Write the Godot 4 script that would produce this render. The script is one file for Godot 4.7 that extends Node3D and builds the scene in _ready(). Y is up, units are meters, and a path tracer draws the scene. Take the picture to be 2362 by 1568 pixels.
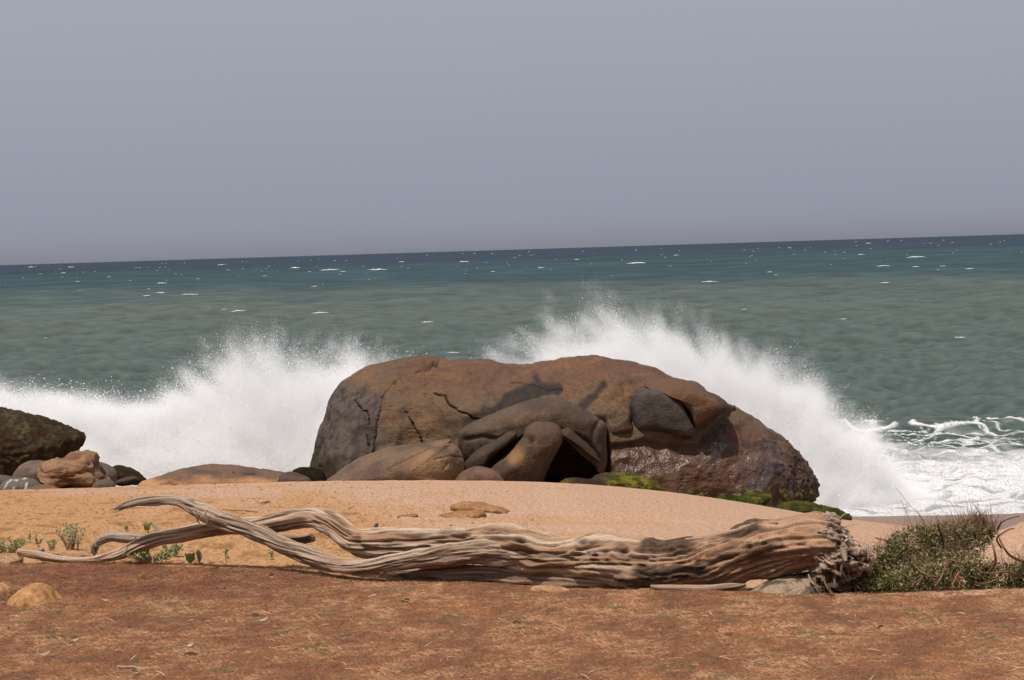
extends Node3D
# A boulder on a surf beach behind a long driftwood log. Metres, y up, sea level at y = 0.
# Places were surveyed on a 2361 x 1568 sheet of the view: spot(x, y, depth) gives the world point.

const F := 6695.0
var cam: Camera3D
var rng := RandomNumberGenerator.new()
var n1 := FastNoiseLite.new()
var n2 := FastNoiseLite.new()
var n3 := FastNoiseLite.new()
var used := {}
var mats := {}

func _ready():
	# ---- camera, sky, sun, exposure -------------------------------------------------------------
	cam = Camera3D.new()
	cam.name = "camera"
	cam.fov = rad_to_deg(2.0 * atan(784.0 / F))
	cam.near = 0.5
	cam.far = 90000.0
	cam.position = Vector3(0, 6.2, 0)
	cam.rotation = Vector3(-atan(208.0 / F), 0, -atan(72.0 / 2361.0))
	add_child(cam)
	var sky_mat := ProceduralSkyMaterial.new()
	sky_mat.sky_horizon_color = Color8(145, 148, 162)
	sky_mat.sky_top_color = Color8(198, 202, 216)
	sky_mat.sky_curve = 0.15
	sky_mat.ground_horizon_color = Color8(120, 122, 128)
	sky_mat.ground_bottom_color = Color8(90, 90, 92)
	var env := Environment.new()
	env.background_mode = Environment.BG_SKY
	env.sky = Sky.new()
	env.sky.sky_material = sky_mat
	env.tonemap_mode = Environment.TONE_MAPPER_LINEAR
	env.tonemap_exposure = 1.0
	env.sdfgi_enabled = true
	env.ssao_enabled = true
	env.ssil_enabled = true
	var we := WorldEnvironment.new()
	we.name = "world_environment"
	we.environment = env
	add_child(we)
	var sun := DirectionalLight3D.new()
	sun.name = "sun"
	sun.light_energy = 1.45
	sun.light_color = Color(1.0, 0.965, 0.92)
	sun.light_angular_distance = 0.5
	sun.shadow_enabled = true
	sun.sky_mode = DirectionalLight3D.SKY_MODE_LIGHT_ONLY
	add_child(sun)
	sun.look_at_from_position(Vector3(-0.28, 1.0, 0.36), Vector3.ZERO, Vector3(0, 0, 1))

	rng.seed = 11
	for n in [n1, n2, n3]:
		n.noise_type = FastNoiseLite.TYPE_SIMPLEX_SMOOTH
		n.frequency = 1.0
	n1.seed = 3
	n1.fractal_octaves = 4
	n2.seed = 8
	n2.fractal_type = FastNoiseLite.FRACTAL_NONE
	n3.seed = 21
	n3.fractal_type = FastNoiseLite.FRACTAL_RIDGED
	n3.fractal_octaves = 3
	make_materials()

	build_ground()
	build_sea()
	build_big_rock()
	build_left_rocks()
	build_mossy_rocks()
	build_log()
	build_spray()
	build_bush()
	build_plants()
	build_small_things()
	clods()
	straws()
	build_grass()

# ---- helpers ------------------------------------------------------------------------------------
func spot(px: float, py: float, d: float) -> Vector3:
	return cam.transform * (Vector3((px - 1180.5) / F, -(py - 784.0) / F, -1.0) * d)

func tab(x: float, t: PackedFloat32Array) -> float:     # piecewise linear table x0, y0, x1, y1 ...
	if x <= t[0]:
		return t[1]
	var k := 2
	while k < t.size():
		if x <= t[k]:
			return lerpf(t[k - 1], t[k + 1], (x - t[k - 2]) / (t[k] - t[k - 2]))
		k += 2
	return t[t.size() - 1]

func c8(r: float, g: float, b: float, k := 1.0) -> Color:
	var c := Color(r / 255.0, g / 255.0, b / 255.0).srgb_to_linear()
	return Color(c.r * k, c.g * k, c.b * k)

func gauss() -> float:
	return rng.randfn(0.0, 1.0)

func numbered(called: String) -> String:
	if not used.has(called):
		used[called] = 0
		return called
	used[called] += 1
	return "%s_%03d" % [called, used[called]]

func tag(o: Node, label: String, category := "", group := "", kind := "") -> Node:
	if label:
		o.set_meta("label", label)
	if category:
		o.set_meta("category", category)
	if group:
		o.set_meta("group", group)
	if kind:
		o.set_meta("kind", kind)
	return o

func put(called: String, m: Mesh, parent: Node = self, at := Vector3.ZERO) -> MeshInstance3D:
	var o := MeshInstance3D.new()
	o.name = numbered(called) if parent == self else called
	o.mesh = m
	o.position = at
	parent.add_child(o, true)
	return o

func base(called: String, at: Vector3) -> Node3D:
	var o := Node3D.new()
	o.name = numbered(called)
	o.position = at
	add_child(o)
	return o

func noise_tex(freq: float, ramp: Array, seed_: int, ridged := false, size := 512, oct := 5, warp := 0.0) -> NoiseTexture2D:
	var f := FastNoiseLite.new()
	f.seed = seed_
	f.frequency = freq
	f.noise_type = FastNoiseLite.TYPE_SIMPLEX_SMOOTH
	f.fractal_octaves = oct
	f.fractal_type = FastNoiseLite.FRACTAL_RIDGED if ridged else FastNoiseLite.FRACTAL_FBM
	if warp > 0.0:
		f.domain_warp_enabled = true
		f.domain_warp_amplitude = warp
	var t := NoiseTexture2D.new()
	t.width = size
	t.height = size
	t.seamless = true
	t.noise = f
	if ramp.size():
		var g := Gradient.new()
		g.offsets = PackedFloat32Array(ramp[0])
		var cs := PackedColorArray()
		for v in ramp[1]:
			cs.append(Color(v, v, v))
		g.colors = cs
		t.color_ramp = g
	return t

func mat(called: String, rough: float, spec: float, grain: Texture2D, gscale: float, bump: Texture2D, bump_cm: float) -> StandardMaterial3D:
	var m := StandardMaterial3D.new()
	m.resource_name = called
	m.vertex_color_use_as_albedo = true
	m.roughness = rough
	m.metallic_specular = spec
	if grain:
		m.albedo_texture = grain
		m.uv1_triplanar = true
		m.uv1_world_triplanar = true
		m.uv1_scale = Vector3.ONE * gscale
	if bump:
		m.heightmap_enabled = true
		m.heightmap_texture = bump
		m.heightmap_scale = bump_cm
		m.uv1_triplanar = true
		m.uv1_world_triplanar = true
		m.uv1_scale = Vector3.ONE * gscale
	mats[called] = m
	return m

func make_materials():
	var grain := noise_tex(0.03, [[0.0, 0.35, 0.5, 0.65, 1.0], [0.60, 0.84, 0.93, 1.0, 1.0]], 5, false, 1024, 7)
	var speck := noise_tex(0.05, [[0.0, 0.3, 0.5, 0.7, 1.0], [0.45, 0.78, 0.95, 1.0, 1.0]], 6)
	var hgt_t := noise_tex(0.02, [], 7)
	var rough_t := noise_tex(0.04, [], 9, false, 512, 6)
	mat("stone", 0.75, 0.35, grain, 1.3, rough_t, 2.4)
	mat("wet_stone", 0.38, 0.55, grain, 0.9, rough_t, 2.2)
	mat("moss", 0.95, 0.1, speck, 2.0, rough_t, 6.0)
	var sand_grain := noise_tex(0.09, [[0.0, 0.3, 0.5, 0.7, 1.0], [0.5, 0.80, 0.94, 1.0, 1.0]], 16, false, 2048, 3)
	var sand_relief := noise_tex(0.035, [], 17, false, 2048, 6)
	mat("sand", 0.95, 0.15, sand_grain, 1.0 / 14.0, sand_relief, 5.0).uv1_offset = Vector3(0.5, 0.5, 0.5)
	mat("wet_sand", 0.5, 0.35, null, 1.0, null, 0.0)
	mat("soil", 0.95, 0.1, speck, 1.6, rough_t, 3.5)
	mat("wood", 0.85, 0.2, speck, 3.0, rough_t, 0.5)
	mat("water", 0.4, 0.05, null, 0.35, null, 0.0)
	mat("foam", 0.9, 0.1, null, 0.8, hgt_t, 10.0)
	var s := mat("spray", 1.0, 0.1, null, 1.0, null, 0.0)
	s.backlight_enabled = true
	s.backlight = Color(0.9, 0.9, 0.9)
	var l := mat("leaf", 0.6, 0.3, null, 1.0, null, 0.0)
	l.backlight_enabled = true
	l.backlight = Color(0.35, 0.4, 0.2)
	var g := mat("straw", 0.8, 0.15, null, 1.0, null, 0.0)
	g.backlight_enabled = true
	g.backlight = Color(0.3, 0.28, 0.2)
	mat("twig", 0.9, 0.1, null, 1.0, null, 0.0)

# Triangles gathered into one mesh, clockwise seen from the side of their normal.
class Buf:
	var v := PackedVector3Array()
	var n := PackedVector3Array()
	var c := PackedColorArray()
	var ix := PackedInt32Array()
	func face(a: Vector3, b: Vector3, d: Vector3, col: Color, out := Vector3.ZERO):
		var k := (b - a).cross(d - a)
		var nn := -k.normalized()
		var at := v.size()
		if out != Vector3.ZERO and nn.dot(out) < 0.0:
			nn = -nn
			v.append(a); v.append(d); v.append(b)
		else:
			v.append(a); v.append(b); v.append(d)
		for i in 3:
			n.append(nn); c.append(col); ix.append(at + i)
	func tube(p: PackedVector3Array, r: PackedFloat32Array, sides: int, c0: Color, c1: Color, flat := 1.0):
		var at := v.size()
		var m := p.size()
		for i in m:
			var t := (p[mini(i + 1, m - 1)] - p[maxi(i - 1, 0)]).normalized()
			var s := t.cross(Vector3.UP if absf(t.y) < 0.95 else Vector3.RIGHT).normalized()
			var u := s.cross(t)
			var col := c0.lerp(c1, float(i) / (m - 1))
			for k in sides:
				var a := TAU * k / sides
				var o := s * cos(a) + u * sin(a) * flat
				v.append(p[i] + o * r[i])
				n.append(o.normalized())
				c.append(col)
		for i in m - 1:
			for k in sides:
				var a := at + i * sides + k
				var b := at + i * sides + (k + 1) % sides
				var d := a + sides
				var e := b + sides
				# clockwise from outside
				if (v[b] - v[a]).cross(v[d] - v[a]).dot(n[a]) < 0.0:
					ix.append_array([a, b, d, b, e, d])
				else:
					ix.append_array([a, d, b, b, d, e])
	func mesh(m: Material) -> ArrayMesh:
		var arr := []
		arr.resize(Mesh.ARRAY_MAX)
		arr[Mesh.ARRAY_VERTEX] = v
		arr[Mesh.ARRAY_NORMAL] = n
		arr[Mesh.ARRAY_COLOR] = c
		arr[Mesh.ARRAY_INDEX] = ix
		var am := ArrayMesh.new()
		am.add_surface_from_arrays(Mesh.PRIMITIVE_TRIANGLES, arr)
		am.surface_set_material(0, m)
		return am

func grid_normals(nu: int, nv: int, v: PackedVector3Array, wrap: bool) -> PackedVector3Array:
	var out := PackedVector3Array()
	out.resize(nu * nv)
	for j in nv:
		var j0 := maxi(j - 1, 0) * nu
		var j1 := mini(j + 1, nv - 1) * nu
		for i in nu:
			var i0 := (i - 1 + nu) % nu if wrap else maxi(i - 1, 0)
			var i1 := (i + 1) % nu if wrap else mini(i + 1, nu - 1)
			var k := j * nu
			out[k + i] = (v[k + i1] - v[k + i0]).cross(v[j1 + i] - v[j0 + i]).normalized()
	return out

# A sheet of nu x nv points. flip < 0 turns its normals over. second: which cells wear the second material.
func sheet(nu: int, nv: int, v: PackedVector3Array, c: PackedColorArray, wrap: bool, flip: float, ms: Array, second := PackedByteArray()) -> ArrayMesh:
	var n := grid_normals(nu, nv, v, wrap)
	if flip < 0.0:
		for i in n.size():
			n[i] = -n[i]
	for i in n.size():
		if n[i].length_squared() < 0.5:
			n[i] = Vector3.UP
	var am := ArrayMesh.new()
	for s in ms.size():
		var ix := PackedInt32Array()
		for j in nv - 1:
			for i in (nu if wrap else nu - 1):
				var a := j * nu + i
				if second.size() and int(second[a]) != s:
					continue
				var b := j * nu + (i + 1) % nu
				var d := a + nu
				var e := b + nu
				if flip > 0.0:
					ix.append(a); ix.append(d); ix.append(b); ix.append(b); ix.append(d); ix.append(e)
				else:
					ix.append(a); ix.append(b); ix.append(d); ix.append(b); ix.append(e); ix.append(d)
		if ix.is_empty():
			continue
		var arr := []
		arr.resize(Mesh.ARRAY_MAX)
		arr[Mesh.ARRAY_VERTEX] = v
		arr[Mesh.ARRAY_NORMAL] = n
		arr[Mesh.ARRAY_COLOR] = c
		arr[Mesh.ARRAY_INDEX] = ix
		am.add_surface_from_arrays(Mesh.PRIMITIVE_TRIANGLES, arr)
		am.surface_set_material(am.get_surface_count() - 1, ms[s])
	return am

func many(called: String, m: Mesh, where: Array, cols: Array, parent: Node = self) -> MultiMeshInstance3D:
	var mm := MultiMesh.new()
	mm.transform_format = MultiMesh.TRANSFORM_3D
	mm.use_colors = cols.size() > 0
	mm.mesh = m
	mm.instance_count = where.size()
	var w := PackedFloat32Array()
	for i in where.size():
		var t: Transform3D = where[i]
		w.append_array([t.basis.x.x, t.basis.y.x, t.basis.z.x, t.origin.x, t.basis.x.y, t.basis.y.y, t.basis.z.y, t.origin.y, t.basis.x.z, t.basis.y.z, t.basis.z.z, t.origin.z])
		if cols.size():
			var k: Color = cols[i]
			w.append_array([k.r, k.g, k.b, 1.0])
	mm.buffer = w
	var o := MultiMeshInstance3D.new()
	o.name = numbered(called) if parent == self else called
	o.multimesh = mm
	parent.add_child(o, true)
	return o

# ---- the land -----------------------------------------------------------------------------------
var edge_t := PackedFloat32Array([-60, 31.5, -5.5, 30.9, -2.8, 30.2, -1.4, 28.6, 0.5, 27.2, 1.8, 26.6, 2.8, 25.8, 4.6, 25.9, 60, 26.5])
var crest_t := PackedFloat32Array([-40, 2.0, -7.4, 1.86, -3.5, 1.86, -0.67, 1.78, 1.4, 1.66, 2.7, 1.49, 4.3, 1.23, 5.4, 0.98, 6.4, 0.75, 7.7, 0.5, 12, 0.4, 40, 0.5])

var eased := {}

func smooth_tab(x: float, t: PackedFloat32Array, called: String) -> float:     # the table with its corners rounded off
	if not eased.has(called):
		var f := PackedFloat32Array()
		for i in 1601:
			f.append(tab(-80.0 + i * 0.1, t))
		for turn in 4:
			var g := PackedFloat32Array()
			for i in 1601:
				var total := 0.0
				for j in range(-8, 9):
					total += f[clampi(i + j, 0, 1600)]
				g.append(total / 17.0)
			f = g
		eased[called] = f
	var fine: PackedFloat32Array = eased[called]
	var u := clampf((x + 80.0) * 10.0, 0.0, 1599.0)
	return lerpf(fine[int(u)], fine[int(u) + 1], u - int(u))

func edge(x: float) -> float:
	return smooth_tab(x, edge_t, "edge")

func land(x: float, d: float) -> float:
	var e := edge(x * 31.0 / maxf(d, 31.0))
	var h := 3.0 + 0.03 * n2.get_noise_2d(x * 0.35, d * 0.35)
	if d > e:
		var h56 := smooth_tab(x, crest_t, "crest")
		if d < 56.0:
			var t := (d - e) / (56.0 - e)
			h = lerpf(3.0, h56, t) + 0.05 * sin(t * PI) * n2.get_noise_2d(x * 0.3 + 9.0, d * 0.2)
		elif d < 66.0:
			var t2 := (d - 56.0) / 10.0
			h = lerpf(h56, -0.1, t2 * t2 * 0.35 + t2 * 0.65)
		else:
			h = -0.1 - (d - 66.0) * 0.12
		var rough := clampf(1.0 - (x / d * 31.0 + 1.0) / 3.5, 0.12, 1.0) * clampf((58.0 - d) / 8.0, 0.0, 1.0) * clampf((d - e) / 1.5, 0.0, 1.0)
		h += rough * (0.05 * n1.get_noise_2d(x * 1.1, d * 0.6) + 0.03 * smoothstep(54.0, 40.0, d) * n1.get_noise_2d(x * 4.0, d * 2.4) + 0.016 * smoothstep(44.0, 33.0, d) * n1.get_noise_2d(x * 11.0, d * 6.0))
		var m := Vector2((x - 6.5) / 1.25, (d - 32.5) / 2.4)
		h += 0.62 * exp(-m.length_squared())
	return h

func ground_at(px: float, py: float) -> Vector3:
	var d := 18.0
	var step := 0.5
	while d < 90.0:
		var p := spot(px, py, d)
		if p.y < land(p.x, -p.z):
			if step < 0.02:
				return Vector3(p.x, land(p.x, -p.z), p.z)
			d -= step
			step *= 0.25
		d += step
	return spot(px, py, 60.0)

func build_ground():
	var xs := PackedFloat32Array()
	var k := 0
	xs.append_array([-70.0, -40.0, -25.0, -16.0, -11.0, -9.0, -8.0])
	for i in 421:
		xs.append(-7.0 + 14.0 * i / 420.0)
	xs.append_array([8.0, 9.0, 11.0, 16.0, 25.0, 40.0, 70.0])
	var nu := xs.size()
	# lawn of red earth
	var nv := 150
	var v := PackedVector3Array()
	var c := PackedColorArray()
	var red := c8(172, 118, 85, 0.76)
	var orange := c8(200, 138, 92, 0.76)
	var dusk := c8(150, 104, 82, 0.76)
	for j in nv:
		for i in nu:
			var x := xs[i]
			var e := edge(x)
			var u := float(j) / (nv - 1)
			var d := lerpf(-12.0, 19.0, u * 8.0) if u < 0.125 else lerpf(19.0, e, (u - 0.125) / 0.875)
			var h := land(x, d - 0.001) + 0.012 * n1.get_noise_2d(x * 2.0, d * 2.0)
			if j == nv - 1:
				h = land(x, d)
			v.append(Vector3(x, h, -d))
			var q := 0.6 * n1.get_noise_2d(x * 0.8, d * 0.5)
			var q2 := n1.get_noise_2d(x * 3.0 + 50.0, d * 1.5)
			var col := red.lerp(orange, 0.8 * smoothstep(0.05, 0.5, q + q2 * 0.5)).lerp(dusk, 0.7 * smoothstep(0.1, 0.5, -q + q2 * 0.4))
			c.append(col)
	var lawn := put("ground", sheet(nu, nv, v, c, false, 1.0, [mats.soil]))
	tag(lawn, "red earth lawn with patches of dry grass in the foreground", "ground", "", "structure")
	# the beach, from the edge of the lawn down under the water
	nv = 300
	v = PackedVector3Array()
	c = PackedColorArray()
	var second := PackedByteArray()
	var pink := c8(216, 176, 146, 0.65)
	var ochre := c8(206, 158, 113, 0.66)
	var brown := c8(160, 112, 70, 0.64)
	var wet := c8(150, 120, 100, 0.6)
	var wets := 0.0
	for j in nv:
		var u := float(j) / (nv - 1)
		for i in nu:
			var x0 := xs[i]
			var e := edge(x0)
			var d := e + (80.0 - e) * (0.55 * u + 0.45 * u * u)
			var x := x0 * (1.0 + (d - e) / 34.0)
			var h := land(x, d)
			if j == 0:
				h = land(x0, e)
			v.append(Vector3(x, h, -d))
			var s := x / d * 6695.0 + 1180.0         # how far along the beach as seen from the lawn
			var q := n1.get_noise_2d(x * 0.5, d * 0.22)
			var q2 := n1.get_noise_2d(x * 1.6 + 20.0, d * 0.7)
			var pinkness := clampf((s - 500.0) / 700.0 + (d - 44.0) / 12.0 + q * 1.0, 0.0, 1.0)
			var col := ochre.lerp(pink, pinkness)
			var dark := smoothstep(0.12, 0.5, q2 - 0.7 * pinkness + 0.1 * q)
			col = col.lerp(brown, dark * 0.7)
			var w := smoothstep(0.62, 0.38, h + 0.06 * q2) if d > 50.0 else 0.0
			col = col.lerp(wet, w)
			c.append(col)
			second.append(1 if w > 0.8 else 0)
	var beach := put("beach", sheet(nu, nv, v, c, false, 1.0, [mats.sand, mats.wet_sand], second))
	tag(beach, "sloping orange and pink sand between the lawn and the sea", "beach", "", "structure")

# ---- the sea ------------------------------------------------------------------------------------
var crest_now := 0.0       # how near a crest the last point asked for lies, -1 to 1

func swell(x: float, d: float, cell: float) -> float:
	var h := 0.0
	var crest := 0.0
	var w := 1.0
	var l := 0.6
	var k := 0.0
	while l < 420.0:
		if l > cell * 0.7:
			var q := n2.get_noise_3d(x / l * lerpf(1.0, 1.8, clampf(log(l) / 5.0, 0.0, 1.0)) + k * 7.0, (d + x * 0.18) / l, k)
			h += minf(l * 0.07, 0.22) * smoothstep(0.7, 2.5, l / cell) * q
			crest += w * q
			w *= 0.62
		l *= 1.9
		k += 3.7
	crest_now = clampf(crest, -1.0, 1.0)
	return clampf(h, -2.0, 2.0)

func sea_color(x: float, d: float, crest := 0.0) -> Color:
	var side := clampf(x / d / 0.176, -1.2, 1.2)
	var q := n1.get_noise_2d(x / d * 9.0, 700.0 / d)
	var far := smoothstep(0.62, 1.5, d / lerpf(540.0, 390.0, side * 0.5 + 0.5) + 0.25 * q + 0.15 * n1.get_noise_2d(x / d * 40.0, 9000.0 / d))
	var near := c8(88, 101, 96, 0.60)
	var mid := c8(94, 106, 97, 0.56)
	var blue := c8(60, 88, 92, 0.48)
	var deep := c8(56, 74, 90, 0.44)
	var c := near.lerp(mid, smoothstep(90.0, 330.0, d)).lerp(blue, far).lerp(deep, smoothstep(900.0, 2200.0, d))
	var p := 0.10 * n1.get_noise_2d(x / d * 26.0 + 4.0, log(d) * 22.0) + 0.28 * crest  # crests painted lighter and troughs darker, imitating light on the ripples
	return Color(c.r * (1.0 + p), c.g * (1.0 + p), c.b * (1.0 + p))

func foam_mask(x: float, d: float) -> float:
	# 1 in the wash along the shore, lace further out
	var reach := lerpf(94.0, 96.0, clampf(x / 20.0, 0.0, 1.0)) + 2.0 * n2.get_noise_2d(x * 0.12, 3.0)
	var t := (reach - d) / 30.0
	var w := n1.get_noise_2d(x * 0.35 + 3.0, d * 0.16)
	var rx := x + 0.9 * n2.get_noise_2d(x * 0.5, d * 0.25)
	var rd := d + 1.6 * n2.get_noise_2d(x * 0.5 + 30.0, d * 0.25)
	var lace := absf(n2.get_noise_2d(rx * 0.26, rd * 0.20))
	var lace2 := absf(n2.get_noise_2d(rx * 0.7 + 8.0, rd * 0.42))
	var streak := 1.0 - smoothstep(0.01, 0.12, lace)
	streak = maxf(streak, 0.75 * (1.0 - smoothstep(0.01, 0.11, lace2)))
	var cover := smoothstep(0.26, 0.60, t + 0.34 * w)
	var thin := n1.get_noise_2d(rx * 0.45 + 60.0, rd * 0.9)
	var f := maxf(streak * smoothstep(0.0, 0.10, t), cover * (1.0 - 0.5 * smoothstep(0.05, 0.4, thin)))
	return clampf(f, 0.0, 1.0)

func build_sea():
	var ss := PackedFloat32Array()
	ss.append_array([-2.0, -1.3, -0.8, -0.5, -0.36, -0.28])
	for i in 441:
		ss.append(-0.22 + 0.44 * i / 440.0)
	ss.append_array([0.28, 0.36, 0.5, 0.8, 1.3, 2.0])
	var nu := ss.size()
	var ds := PackedFloat32Array()
	var kk := 429.0
	while kk > 2.0:
		ds.append(6.2 * F / kk)
		kk -= 1.3
	ds.append_array([26000.0, 32000.0, 42000.0, 60000.0])
	var nv := ds.size()
	var v := PackedVector3Array()
	var c := PackedColorArray()
	for j in nv:
		var d := ds[j]
		var cell := ds[mini(j + 1, nv - 1)] - d
		for i in nu:
			var x := ss[i] * d
			v.append(Vector3(x, swell(x, d, cell) * clampf((d - 96.0) / 12.0, 0.0, 1.0), -d))
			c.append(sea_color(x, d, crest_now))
	tag(put("sea", sheet(nu, nv, v, c, false, 1.0, [mats.water])), "green inshore sea turning deep blue towards the horizon", "sea", "", "structure")
	# the surf zone, from the wet sand out to the first clean water
	var xs := PackedFloat32Array()
	for i in 760:
		xs.append(-22.0 + 42.0 * i / 759.0)
	nu = xs.size()
	nv = 330
	v = PackedVector3Array()
	c = PackedColorArray()
	var second := PackedByteArray()
	var white := Color(0.66, 0.655, 0.65)
	for j in nv:
		var u := float(j) / (nv - 1)
		var d := 60.0 + 36.9 * (0.7 * u + 0.3 * u * u)
		for i in nu:
			var x := xs[i] * (0.75 + 0.25 * d / 75.0)
			var f := foam_mask(x, d)
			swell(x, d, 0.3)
			var fade := clampf((96.9 - d) / 4.0, 0.0, 1.0)
			var h := 0.02 + fade * (0.16 * n1.get_noise_2d(x * 0.5, d * 0.35) + f * (0.03 + 0.08 * n1.get_noise_2d(x * 1.6, d * 1.2)))
			h += 0.35 * exp(-pow((d - 93.0 - 1.5 * n2.get_noise_2d(x * 0.15, 1.0)) / 1.6, 2.0)) * fade
			h *= clampf((d - 62.0) / 8.0, 0.15, 1.0)
			v.append(Vector3(x, h, -d))
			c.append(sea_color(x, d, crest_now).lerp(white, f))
			second.append(1 if f > 0.45 else 0)
	tag(put("surf", sheet(nu, nv, v, c, false, 1.0, [mats.water, mats.foam], second)), "white wash and lace of foam on the water beside the boulder", "water", "", "structure")
	# breaking crests out at sea: x, y on the sheet and width
	var caps := [144, 631, 14, 178, 651, 12, 342, 669, 10, 369, 678, 24, 337, 685, 20, 437, 682, 40, 373, 656, 26, 455, 647, 10, 508, 612, 18, 680, 619, 24, 760, 625, 50, 790, 628, 14, 724, 663, 16,
		713, 628, 10, 547, 727, 40, 517, 729, 14, 738, 733, 40, 482, 722, 6, 104, 785, 10, 70, 617, 16, 162, 617, 16, 1987, 590, 16, 2113, 595, 48, 2038, 616, 32, 2113, 618, 18, 2175, 616, 16, 2237, 623, 22,
		2164, 625, 9, 1822, 573, 10, 2004, 562, 14, 1790, 637, 10, 1775, 630, 14, 2042, 656, 24, 1947, 741, 16, 1717, 725, 12, 2112, 696, 10, 1070, 606, 25, 1137, 629, 12, 1468, 609, 48, 1636, 653, 40,
		1248, 620, 16, 870, 624, 48, 925, 606, 14, 985, 760, 26, 1045, 818, 26, 2215, 785, 26, 1560, 590, 14, 1330, 600, 14, 610, 640, 12, 250, 640, 10]
	var places := []
	for i in range(0, caps.size(), 3):
		places.append([caps[i], caps[i + 1], caps[i + 2]])
	for i in 130:
		var px := rng.randf_range(-40, 2400)
		places.append([px, 612.0 - 72.0 * px / 2361.0 + 5.0 + absf(gauss()) * 30.0, rng.randf_range(2.0, 7.0)])
	var b := Buf.new()
	for q in places:
		var dir := (spot(q[0], q[1], 1.0) - cam.position)
		var d: float = 6.2 / -dir.y
		var at := cam.position + dir * d
		var w: float = q[2] / F * d * 0.5
		var hh: float = clampf(w * 0.16, 0.6 / F * d, 2.2 / F * d)
		var tilt := rng.randf_range(-0.06, 0.08)
		var lift := 0.15 + maxf(0.0, swell(at.x, -at.z, d * d / (6.2 * F) * 1.3))
		var m := 14
		var p := PackedVector3Array()
		var r := PackedFloat32Array()
		for k in m:
			var u := float(k) / (m - 1) * 2.0 - 1.0
			p.append(at + Vector3(u * w, lift + tilt * u * w * 0.3 + 0.4 * hh * n2.get_noise_2d(u * 3.0, at.x), gauss() * hh * 0.8))
			r.append(maxf(0.02, hh * (1.0 - u * u) * (0.55 + 0.9 * absf(n2.get_noise_2d(u * 4.0 + at.z, 5.0)))))
		b.tube(p, r, 6, Color(0.66, 0.67, 0.67), Color(0.66, 0.67, 0.67))
	tag(put("whitecaps", b.mesh(mats.foam)), "small white breaking crests scattered over the open sea", "whitecaps", "", "stuff")

# ---- rocks --------------------------------------------------------------------------------------
func polyline(a: Array) -> PackedVector2Array:
	var o := PackedVector2Array()
	for i in range(0, a.size(), 2):
		o.append(Vector2(a[i], a[i + 1]))
	return o

func pdist(p: Vector2, l: PackedVector2Array) -> float:
	var m := 1e9
	for i in l.size() - 1:
		var ab := l[i + 1] - l[i]
		var t := clampf((p - l[i]).dot(ab) / ab.length_squared(), 0.0, 1.0)
		m = minf(m, p.distance_squared_to(l[i] + ab * t))
	return sqrt(m)

func closed(a: Array, n: int, smooth := true) -> PackedVector2Array:
	var p := polyline(a)
	var fine := PackedVector2Array()
	var m := p.size()
	for i in m:
		for k in 10:
			var t := k / 10.0
			if smooth:
				fine.append(p[i].cubic_interpolate(p[(i + 1) % m], p[(i + m - 1) % m], p[(i + 2) % m], t))
			else:
				fine.append(p[i].lerp(p[(i + 1) % m], t))
	fine.append(fine[0])
	var total := 0.0
	for i in fine.size() - 1:
		total += fine[i].distance_to(fine[i + 1])
	var out := PackedVector2Array()
	var step := total / n
	var acc := 0.0
	var next := 0.0
	for i in fine.size() - 1:
		var l := fine[i].distance_to(fine[i + 1])
		while next < acc + l and out.size() < n:
			out.append(fine[i].lerp(fine[i + 1], (next - acc) / l))
			next += step
		acc += l
	while out.size() < n:
		out.append(fine[0])
	return out

# A solid stone: outline on the survey sheet at depth d, bulging zf metres to the front and zb to the back.
# paint(sheet point, point, normal, front) -> colour, with the push along the normal in its alpha.
func stone(outline: Array, c0: Vector2, d: float, zf: float, zb: float, na: int, nf: int, paint: Callable, ms: Array, pe := 2.2, wet = null, origin := Vector3.INF) -> Array:
	var o := origin if origin != Vector3.INF else spot(c0.x, c0.y, d)
	var ring := closed(outline, na)
	var nb := maxi(8, nf / 4)
	var nv := nf + nb + 1
	var v := PackedVector3Array()
	var sheet_at := PackedVector2Array()
	for j in nv:
		var front := j <= nf
		var a := (float(j) / nf if front else float(nv - 1 - j) / nb) * PI * 0.5
		var rho := maxf(sin(a), 0.002)
		if j == nf:
			rho = 1.0
		var z := pow(maxf(0.0, 1.0 - pow(rho, pe)), 0.5) * (zf if front else -zb)
		for i in na:
			var q := c0 + (ring[i] - c0) * rho
			var w := spot(q.x, q.y, d)
			sheet_at.append(q)
			v.append(Vector3(w.x, w.y, w.z + z) - o)
	var n := grid_normals(na, nv, v, true)
	var mid := na * (nf / 2)
	var flip := 1.0 if n[mid].dot(Vector3(0, 0, 1)) > 0.0 else -1.0
	var c := PackedColorArray()
	var second := PackedByteArray()
	for i in v.size():
		var nm := n[i] * flip
		if nm.length_squared() < 0.5:
			nm = Vector3(0, 0, 1.0 if i < v.size() / 2 else -1.0)
		var j := i / na
		var col: Color = paint.call(sheet_at[i], v[i] + o, nm, j <= nf)
		v[i] += nm * col.a
		col.a = 1.0
		c.append(col)
		if wet != null:
			second.append(1 if main_wet(sheet_at[i], v[i] + o) else 0)
	return [sheet(na, nv, v, c, true, flip, ms, second), o]

func relief(p: Vector3, big: float, small: float) -> float:
	return big * n1.get_noise_3dv(p * 0.7) + small * n1.get_noise_3dv(p * 3.5)

func scale_c(c: Color, k: float) -> Color:
	return Color(c.r * k, c.g * k, c.b * k, c.a)

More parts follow.
